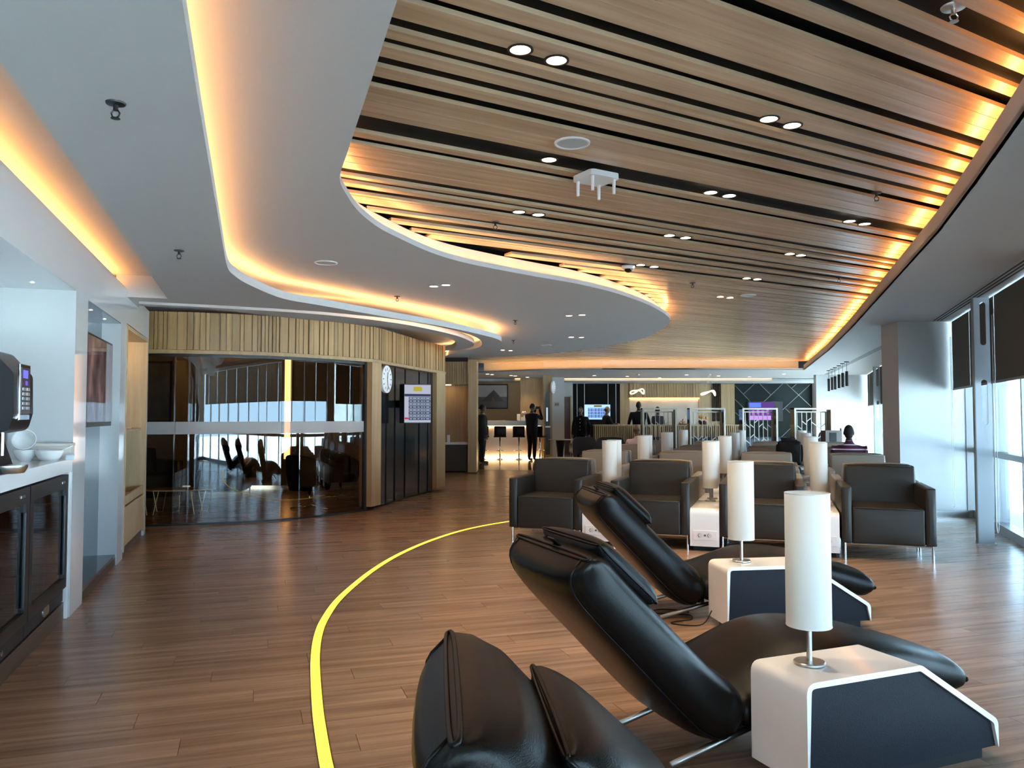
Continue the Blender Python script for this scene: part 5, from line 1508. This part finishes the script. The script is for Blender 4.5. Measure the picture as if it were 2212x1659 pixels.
for k in range(26):
    a, q, hz = random.uniform(0, 2 * PI), random.uniform(0, 0.11), 0
    hz = 0.03 + random.uniform(0, 1) * (0.15 - q)
    bb = NB(); bmesh.ops.create_icosphere(bb, subdivisions=1, radius=random.uniform(0.018, 0.034), matrix=Matrix.Translation((q * math.cos(a), q * math.sin(a), hz)))
    mesh('amber_chunk', bb, M('amber_glass', (0.75, 0.42, 0.22), 0.08), r)
tag(r, 'heap of amber glass chunks on a dark dish on reception counter', 'bowl')
r = bowl_of(1518, '', None, '', 0.8)
mesh('pot', lathe(NB(), [(0, 0.02), (0.10, 0.02), (0.16, 0.12), (0.155, 0.13), (0.09, 0.04), (0, 0.04)], 20), M('pot_maroon', (0.10, 0.02, 0.02), 0.4), r, True)
for k in range(16):
    a, q = random.uniform(0, 2 * PI), random.uniform(0.02, 0.14); bb = NB()
    bmesh.ops.create_icosphere(bb, subdivisions=1, radius=random.uniform(0.03, 0.045), matrix=Matrix.Translation((q * math.cos(a), q * math.sin(a), 0.16 + random.uniform(0, 0.10))))
    mesh('bloom', bb, M('bloom_orange' if k % 3 else 'bloom_yellow', (0.85, 0.22, 0.03) if k % 3 else (0.9, 0.55, 0.05), 0.6), r)
tag(r, 'bowl of orange and yellow flowers on reception counter behind a portal', 'flowers')
# knotted pendant lamps
def knot(px, py, y, ph, label):
    p = D(px, py, y); r = empty('knot_pendant', p.to_tuple())
    pts = []
    for k in range(60):
        a = k / 60 * 2 * PI
        pts.append((0.20 * math.sin(a) + 0.04 * math.sin(2 * a + ph), 0.10 * math.cos(a + ph), 0.06 * math.sin(2 * a + ph) + 0.025 * math.sin(3 * a)))
    mesh('glow_tube', tube(NB(), pts, 0.021, 8, True), emis('knot_glow', (1.0, 0.78, 0.46), 3.0), r, True)
    top = ZD - p.z
    for x in (-0.12, 0.0, 0.13): mesh('cord', cyl(NB(), (x, 0, 0.03), (x * 0.3, 0, top - 0.02), 0.003, seg=6), steel, r)
    mesh('canopy', cyl(NB(), (0, 0, top - 0.03), (0, 0, top), 0.06, seg=20), steel, r, math.radians(40))
    return tag(r, label, 'pendant', 'glowing knotted pendants')
knot(1378, 846, 25.2, 0.6, 'glowing knotted pendant lamp over the lit marble recess')
knot(1532, 849, 25.2, 2.1, 'glowing knotted pendant lamp in front of the dark vertical slats')
# row of black cylinder pendants
pd = [(1789.8, 800, 845), (1796.8, 797, 842.5), (1803.4, 793.6, 841.5), (1811.8, 789.5, 838.5), (1819.8, 785, 836.5), (1828.4, 781, 834)]
for k, (px, pc, pb_) in enumerate(pd):
    q = U(px, pc, ZD); zb_ = D(px, pb_, q.y).z
    r = empty('cylinder_pendant', q.to_tuple())
    mesh('canopy', cyl(NB(), (0, 0, -0.02), (0, 0, 0), 0.055, seg=18), blackm, r, math.radians(40))
    mesh('cord', cyl(NB(), (0, 0, zb_ + 0.36 - ZD), (0, 0, -0.02), 0.004, seg=6), black, r)
    mesh('cylinder', cyl(NB(), (0, 0, zb_ - ZD), (0, 0, zb_ + 0.36 - ZD), 0.034, seg=18), blackm, r, math.radians(40))
    tag(r, 'black cylinder pendant by the windows, %s in the row counted from the white pier' % num[5 - k], 'pendant', 'black cylinder pendants')
# cafe table, dark chairs, banquette near the bar
p = Vector((D(1210, 900, 24.6).x, 24.6, 0)); r = empty('cafe_table', p.to_tuple())
mesh('top', cyl(NB(), (0, 0, 0.66), (0, 0, 0.685), 0.36, seg=32), M('top_pale', (0.5, 0.44, 0.38), 0.3), r, math.radians(40))
mesh('cone_leg', cyl(NB(), (0, 0, 0.0), (0, 0, 0.66), 0.07, 0.14, 20), black, r, True)
tag(r, 'round cafe table on a black cone leg near the bar', 'table')
def shell_chair(px, y, rz, label, wv=0.66, h=0.80, m=None):
    r = empty('shell_chair', (D(px, 900, y).x, y, 0), rz); m = m or M('shell_dark', (0.022, 0.018, 0.017), 0.5)
    arch = rounded_xy([(-wv / 2, 0.28), (wv / 2, 0.28), (wv / 2, h), (-wv / 2, h)], [0.05, 0.05, 0.2, 0.2], 8)
    mesh('backrest', prism(NB(), arch, -0.03, 0.05, XZm), m, r, math.radians(40))
    mesh('seat', box((0, 0.32, 0.36), (wv - 0.04, 0.54, 0.16), 0, 0.04), m, r, math.radians(50))
    for sx in (-1, 1): mesh('arm', box((sx * (wv / 2 - 0.04), 0.28, 0.45), (0.07, 0.46, 0.26), 0, 0.03), m, r, math.radians(50))
    for sx in (-1, 1):
        for sy in (0.06, 0.52): mesh('leg', cyl(NB(), (sx * (wv / 2 - 0.08), sy, 0), (sx * (wv / 2 - 0.1), sy, 0.30), 0.014, seg=8), black, r)
    return tag(r, label, 'chair', 'dark shell chairs near the bar')
shell_chair(1262, 23.6, 0.15, 'dark brown shell chair with rounded back beside the cafe table', 0.72, 0.78)
shell_chair(1318, 22.6, -0.1, 'dark shell chair before the reception counter behind the bald guest', 0.8, 0.80)
shell_chair(1739, 24.0, 0.0, 'black shell chair behind the window-side portal, the one farther from the windows', 0.55, 0.95, black)
shell_chair(1786, 24.0, 0.0, 'black shell chair behind the window-side portal, the one closer to the windows', 0.5, 0.95, black)
r = empty('banquette', (D(1560, 900, 23.6).x, 23.55, 0)); mesh('seat', box((0, 0, 0.30), (4.0, 0.55, 0.34), 0, 0.04), M('blue_vinyl', (0.02, 0.035, 0.055), 0.4), r, math.radians(50)); mesh('backrest', box((0, 0.3, 0.52), (4.0, 0.12, 0.5), 0, 0.04), M('blue_vinyl'), r, math.radians(50)); mesh('plinth', box((0, 0, 0.06), (3.9, 0.45, 0.12)), black, r)
tag(r, 'long dark blue banquette along the reception counter', 'sofa')
r = empty('low_partition', (D(1834, 900, 19.5).x, 19.5, 0)); mesh('panel', box((0, 0, 0.55), (0.42, 0.10, 1.10)), M('partition_pale', (0.55, 0.62, 0.68), 0.3), r); mesh('cabinet', box((-0.42, 0.05, 0.52), (0.40, 0.30, 1.05)), M('cabinet_brown', (0.09, 0.07, 0.055), 0.5), r); mesh('cabinet_opening', box((-0.44, -0.105, 0.72), (0.16, 0.02, 0.55)), black, r)
tag(r, 'pale low partition with brown cabinet beside the last portal', 'partition')

# trolley case with rucksack between the blocks
p = Vector((D(1702, 900, 12.35).x, 12.35, 0)); r = empty('trolley_case', p.to_tuple(), -0.3)
mesh('shell', box((0, 0, 0.34), (0.36, 0.22, 0.56), 0, 0.04, 3), black, r, math.radians(50))
for sx in (-1, 1): mesh('wheel', cyl(NB(), (sx * 0.14 - 0.012, 0.06, 0.03), (sx * 0.14 + 0.012, 0.06, 0.03), 0.03, seg=14), blackm, r)
for sx in (-1, 1): mesh('handle_rail', cyl(NB(), (sx * 0.09, 0.10, 0.60), (sx * 0.09, 0.10, 1.04), 0.008, seg=8), steel, r)
mesh('grip', box((0, 0.10, 1.045), (0.22, 0.03, 0.03), 0, 0.008), blackm, r)
tag(r, 'black trolley case with raised handle in the aisle between the armchairs', 'suitcase')
r = empty('rucksack', (p + Vector((0, -0.04, 0.640))).to_tuple(), -0.3)
mesh('bag', soft_box((0, 0, 0.19), (0.34, 0.17, 0.37), 0.05, 0.03), M('nylon_black', (0.008, 0.008, 0.009), 0.7), r, True)
mesh('pocket', soft_box((0, -0.105, 0.12), (0.24, 0.05, 0.20), 0.02, 0.012), M('nylon_black'), r, True)
mesh('top_loop', tube(NB(), [(-0.04, 0.02, 0.37), (-0.03, 0.02, 0.42), (0.03, 0.02, 0.42), (0.04, 0.02, 0.37)], 0.01, 6), M('nylon_black'), r)
tag(r, 'black rucksack standing on the trolley case', 'bag')

# building across the apron
r = empty('terminal_building', (46, 34, -0.4), 0.9)
mesh('walls', box((0, 0, 6), (50, 8, 12)), M('outside_white', (0.72, 0.72, 0.70), 0.7), r)
for fl_ in range(3):
    for k in range(16):
        wo = mesh('window', box((-22.5 + k * 3, -4.02, 2.6 + fl_ * 3.6), (2.0, 0.1, 1.5)), M('outside_frame', (0.25, 0.3, 0.32), 0.4), r)
        mesh('pane', box((-22.5 + k * 3, -4.08, 2.6 + fl_ * 3.6), (1.8, 0.04, 1.3)), M('outside_pane', (0.05, 0.12, 0.15), 0.1), wo)
mesh('roof', box((0, 0, 12.15), (51, 9, 0.3)), M('outside_white'), r)
tag(r, 'white terminal building with rows of windows seen through the glass', 'building')

# ================================================================ PEOPLE
def person(label, loc, rz, pose='stand', h=1.75, coat=(0.02, 0.02, 0.022), legs=(0.015, 0.015, 0.018), skin=(0.12, 0.065, 0.04), hair=(0.006, 0.005, 0.005), bald=False, stripes=False, arms=None, lean=0.0, buttons=False, girth=1.0):
    """one continuous skinned body, facing +y"""
    k = h / 1.75
    J, E, Rr, tagv = [], [], [], []
    def add(p, r, t, par=None):
        J.append(Vector(p)); Rr.append(r); tagv.append(t)
        if par is not None: E.append((par, len(J) - 1))
        return len(J) - 1
    if pose == 'sit': base = 0.64
    else: base = 0.95
    g = girth
    pel = add((0, 0, base), (0.155 * g, 0.115 * g), 'legs' if pose == 'stand' else 'coat')
    ly = lean
    sp1 = add((0, 0.01 + ly * 0.3, base + 0.18), (0.145 * g, 0.105 * g), 'coat', pel)
    sp2 = add((0, 0.0 + ly * 0.7, base + 0.36), (0.165 * g, 0.115 * g), 'coat', sp1)
    nb_ = add((0, 0.0 + ly, base + 0.50), (0.10, 0.085), 'coat', sp2)
    nk = add((0, 0.015 + ly, base + 0.57), (0.055, 0.058), 'skin', nb_)
    hd = add((0, 0.025 + ly, base + 0.63), (0.058, 0.062), 'skin', nk)
    hc = Vector((0, 0.03 + ly * 1.1, base + 0.71))
    arms = arms or {}
    for s in (-1, 1):
        a = arms.get(s, 'down')
        sh = add((s * 0.175 * g, ly, base + 0.45), (0.068, 0.07), 'coat', sp2)
        if a == 'down': el, wr = (s * 0.235 * g, -0.03 + ly, base + 0.18), (s * 0.245 * g, 0.04 + ly, base - 0.06); fd_ = Vector((0, 0.03, -1))
        elif a == 'camera': el, wr = (s * 0.24, 0.22 + ly, base + 0.34), (s * 0.10, 0.27 + ly, base + 0.60); fd_ = Vector((-s * 0.3, 0.15, 0.9))
        elif a == 'lap': el, wr = (s * 0.245, 0.06, base + 0.17), (s * 0.13, 0.30, base + 0.13); fd_ = Vector((-s * 0.3, 1, -0.2))
        else: el, wr = (s * 0.24 * g, 0.08 + ly, base + 0.20), (s * 0.16, 0.30 + ly, base + 0.22); fd_ = Vector((-s * 0.2, 1, 0.0))
        e_ = add(el, (0.052, 0.052), 'coat', sh)
        w_ = add(wr, (0.036, 0.036), 'coat', e_)
        fd_.normalize()
        pm_ = add(Vector(wr) + fd_ * 0.075, (0.036, 0.022), 'skin', w_)
        side = fd_.cross(Vector((0, 1, 0.3))).normalized()
        for q, (o_, L_) in enumerate(((-0.026, 0.062), (-0.009, 0.074), (0.009, 0.070), (0.026, 0.055))):
            f1 = add(Vector(wr) + fd_ * 0.105 + side * o_, (0.0095, 0.0095), 'skin', pm_)
            add(Vector(wr) + fd_ * (0.105 + L_ * 0.9) + side * o_ * 1.1 + Vector((0, 0.014, 0)), (0.0085, 0.0085), 'skin', f1)
        t1_ = add(Vector(wr) + fd_ * 0.06 + side * (-s) * 0.042 + Vector((0, 0.01, 0)), (0.011, 0.011), 'skin', pm_)
        add(Vector(wr) + fd_ * 0.105 + side * (-s) * 0.052 + Vector((0, 0.02, 0)), (0.009, 0.009), 'skin', t1_)
        hp = add((s * 0.09, 0.0, base - 0.05), (0.098 * g, 0.10 * g), 'legs', pel)
        if pose == 'stand':
            kn = add((s * 0.10, 0.02, 0.50), (0.068, 0.072), 'legs', hp)
            an = add((s * 0.105, -0.01, 0.10), (0.050, 0.054), 'legs', kn)
            he = add((s * 0.108, 0.0, 0.045), (0.04, 0.04), 'shoe', an)
            add((s * 0.125, 0.17, 0.034), (0.038, 0.030), 'shoe', he)
        else:
            kn = add((s * 0.13, 0.52, 0.625), (0.07, 0.07), 'legs', hp)
            an = add((s * 0.13, 0.545, 0.10), (0.05, 0.052), 'legs', kn)
            he = add((s * 0.13, 0.545, 0.045), (0.04, 0.04), 'shoe', an)
            add((s * 0.14, 0.705, 0.034), (0.038, 0.03), 'shoe', he)
    me = bpy.data.meshes.new('person'); me.from_pydata([tuple(p) for p in J], E, [])
    o = bpy.data.objects.new('person', me); COL.objects.link(o)
    md = o.modifiers.new('skin', 'SKIN'); md.use_smooth_shade = True
    sv = me.skin_vertices[0].data
    for i, r in enumerate(Rr): sv[i].radius = r; sv[i].use_root = (i == 0)
    ss = o.modifiers.new('sub', 'SUBSURF'); ss.levels = 2; ss.render_levels = 2
    dg = bpy.context.evaluated_depsgraph_get()
    m2 = bpy.data.meshes.new_from_object(o.evaluated_get(dg))
    bpy.data.objects.remove(o)
    bm = NB(); bm.from_mesh(m2); bpy.data.meshes.remove(m2)
    slots = {'skin': 0, 'coat': 1, 'legs': 2, 'shoe': 3}
    for f in bm.faces:
        c = f.calc_center_median(); best = min(range(len(J)), key=lambda i: (J[i] - c).length - max(Rr[i]) * 0.6)
        f.material_index = slots[tagv[best]]; f.smooth = True
    # head, nose, ears, eyes, mouth joined to the same mesh
    def blob(c, s, mi, sub=2):
        r = bmesh.ops.create_icosphere(bm, subdivisions=sub, radius=1.0, matrix=Matrix.Translation(c) @ Matrix.Diagonal((*s, 1)))
        for v in r['verts']:
            for f in v.link_faces: f.material_index = mi; f.smooth = True
    blob(hc, (0.074, 0.092, 0.118), 0, 3)
    blob(hc + Vector((0, 0.02, -0.06)), (0.055, 0.07, 0.06), 0, 2)
    blob(hc + Vector((0, 0.095, -0.015)), (0.013, 0.02, 0.022), 0)
    for s in (-1, 1):
        blob(hc + Vector((s * 0.075, -0.005, -0.012)), (0.012, 0.024, 0.034), 0)
        blob(hc + Vector((s * 0.03, 0.083, 0.012)), (0.012, 0.008, 0.007), 3, 1)
    blob(hc + Vector((0, 0.086, -0.058)), (0.022, 0.008, 0.005), 3, 1)
    for v in bm.verts: v.co *= k
    me = bpy.data.meshes.new('person'); bm.to_mesh(me); bm.free()
    tagc = '%d_%d_%d' % tuple(int(x * 1000) for x in coat)
    if stripes:
        cm = bpy.data.materials.new('striped_knit'); cm.use_nodes = True; nt = cm.node_tree; N, L = nt.nodes.new, nt.links.new; b = nt.nodes['Principled BSDF']
        gg = N('ShaderNodeTexCoord'); se_ = N('ShaderNodeSeparateXYZ'); L(gg.outputs['Object'], se_.inputs[0])
        pp = N('ShaderNodeMath'); pp.operation = 'PINGPONG'; pp.inputs[1].default_value = 0.033; L(se_.outputs['Z'], pp.inputs[0])
        cr = N('ShaderNodeValToRGB'); cr.color_ramp.interpolation = 'CONSTANT'; cr.color_ramp.elements[0].color = (0.62, 0.55, 0.60, 1); cr.color_ramp.elements[1].position = 0.0075; cr.color_ramp.elements[1].color = (0.085, 0.008, 0.03, 1)
        e3 = cr.color_ramp.elements.new(0.024); e3.color = (0.02, 0.012, 0.035, 1)
        L(pp.outputs[0], cr.inputs['Fac']); L(cr.outputs['Color'], b.inputs['Base Color']); b.inputs['Roughness'].default_value = 0.8
    else: cm = M('coat_' + tagc, coat, 0.75, spec=0.2)
    for m in (M('skin_%d' % int(skin[0] * 1000), skin, 0.5), cm, M('trouser_%d' % int(legs[0] * 1000), legs, 0.8, spec=0.2), M('shoe_black', (0.008, 0.008, 0.008), 0.3)): me.materials.append(m)
    o = bpy.data.objects.new('person', me); o.location = loc; o.rotation_euler = (0, 0, rz); link(o); tag(o, label, 'person')
    # hair cap as a child
    bm = NB(); r = bmesh.ops.create_icosphere(bm, subdivisions=3, radius=1.0)
    for v in bm.verts:
        v.co = hc + Vector((v.co.x * 0.080, v.co.y * 0.098 - 0.008, v.co.z * 0.123 + 0.004))
    lim = hc.z + (0.035 if not bald else -0.02)
    kill = [v for v in bm.verts if (v.co.y > hc.y + 0.045 and v.co.z < hc.z + (0.06 if not bald else 1)) or v.co.z < hc.z - 0.055 or (bald and v.co.z > hc.z + 0.035) or (v.co.y > hc.y - 0.01 and v.co.z < hc.z - 0.01)]
    bmesh.ops.delete(bm, geom=kill, context='VERTS')
    for v in bm.verts: v.co *= k
    mesh('hair', bm, M('hair_%d' % int(hair[0] * 1000), hair, 0.7), o, True)
    if not stripes and coat[0] < 0.1:
        bm = NB(); ringz = base + 0.535
        tube(bm, [Vector((0.068 * math.cos(a * PI / 8), 0.01 + ly + 0.068 * math.sin(a * PI / 8), ringz)) * k for a in range(16)], 0.011, 6, True)
        mesh('collar', bm, M('shirt_white', (0.55, 0.55, 0.55), 0.7) if not buttons else cm, o, True)
    if buttons:
        for z in (0.42, 0.30, 0.18, 0.07):
            bm = NB(); bmesh.ops.create_icosphere(bm, subdivisions=1, radius=0.016, matrix=Matrix.Translation(Vector((0.0, 0.128, base + z)) * k)); mesh('button', bm, steel, o, True)
    return o
P = lambda px, y: (D(px, 900, y).x, y, 0.0)
person('man in grey suit and dark trousers standing sideways at the bar', P(1041, 23.6), -1.2, h=1.72, coat=(0.045, 0.042, 0.040), legs=(0.03, 0.028, 0.03), girth=1.35)
ph = person('man in black suit holding a camera up to his face before the bar', P(1149, 25.0), -0.75, h=1.76, coat=(0.006, 0.006, 0.007), legs=(0.006, 0.006, 0.007), arms={1: 'camera', -1: 'camera'}, girth=1.22)
r = empty('photo_camera', (ph.matrix_basis @ Vector((0, 0.29, 1.66))).to_tuple(), -0.75, 'small dark camera held up by the man in black suit', 'camera')
mesh('body', box((0, 0, 0), (0.12, 0.04, 0.08), 0, 0.008), blackm, r); mesh('lens', cyl(NB(), (0, 0.02, 0), (0, 0.06, 0), 0.03, seg=16), black, r)
person('man in buttoned black uniform facing the lounge beside the flight television', P(1255, 25.3), PI - 0.35, h=1.66, coat=(0.007, 0.007, 0.009), legs=(0.008, 0.008, 0.01), buttons=True, skin=(0.16, 0.085, 0.05), girth=1.2)
person('balding man in black coat behind the reception counter by the flight television', P(1310, 26.2), -1.3, h=1.69, coat=(0.006, 0.006, 0.007), bald=True, arms={1: 'fwd', -1: 'fwd'}, skin=(0.22, 0.12, 0.07), girth=1.2)
person('tall man in black coat seen from behind before the marble recess', P(1380, 26.0), 0.1, h=1.84, coat=(0.004, 0.004, 0.004), legs=(0.006, 0.006, 0.006), skin=(0.03, 0.015, 0.01), girth=1.35)
person('man in charcoal shirt standing behind the first portal lattice', P(1421, 26.4), 0.2, h=1.68, coat=(0.022, 0.022, 0.026), legs=(0.02, 0.02, 0.02), skin=(0.07, 0.04, 0.025), arms={1: 'fwd', -1: 'down'})
person('seated man in maroon striped polo shirt facing the far screens', (R(3.80, PIT + 0.93 + 0.49).x, R(3.80, PIT + 0.93 + 0.49).y, 0.0), RR, 'sit', h=1.51, stripes=True, skin=(0.022, 0.012, 0.008), legs=(0.02, 0.02, 0.03), arms={1: 'lap', -1: 'lap'}, girth=1.35)
person('seated bald guest in pale pink shirt among the taupe armchairs', (R(0.34, 2 * PIT + 0.93 + 0.49).x, R(0.34, 2 * PIT + 0.93 + 0.49).y, 0.0), RR + 0.2, 'sit', h=1.48, coat=(0.62, 0.45, 0.46), skin=(0.20, 0.105, 0.06), hair=(0.08, 0.06, 0.05), bald=True, legs=(0.03, 0.03, 0.04), arms={1: 'lap', -1: 'lap'}, girth=1.1)
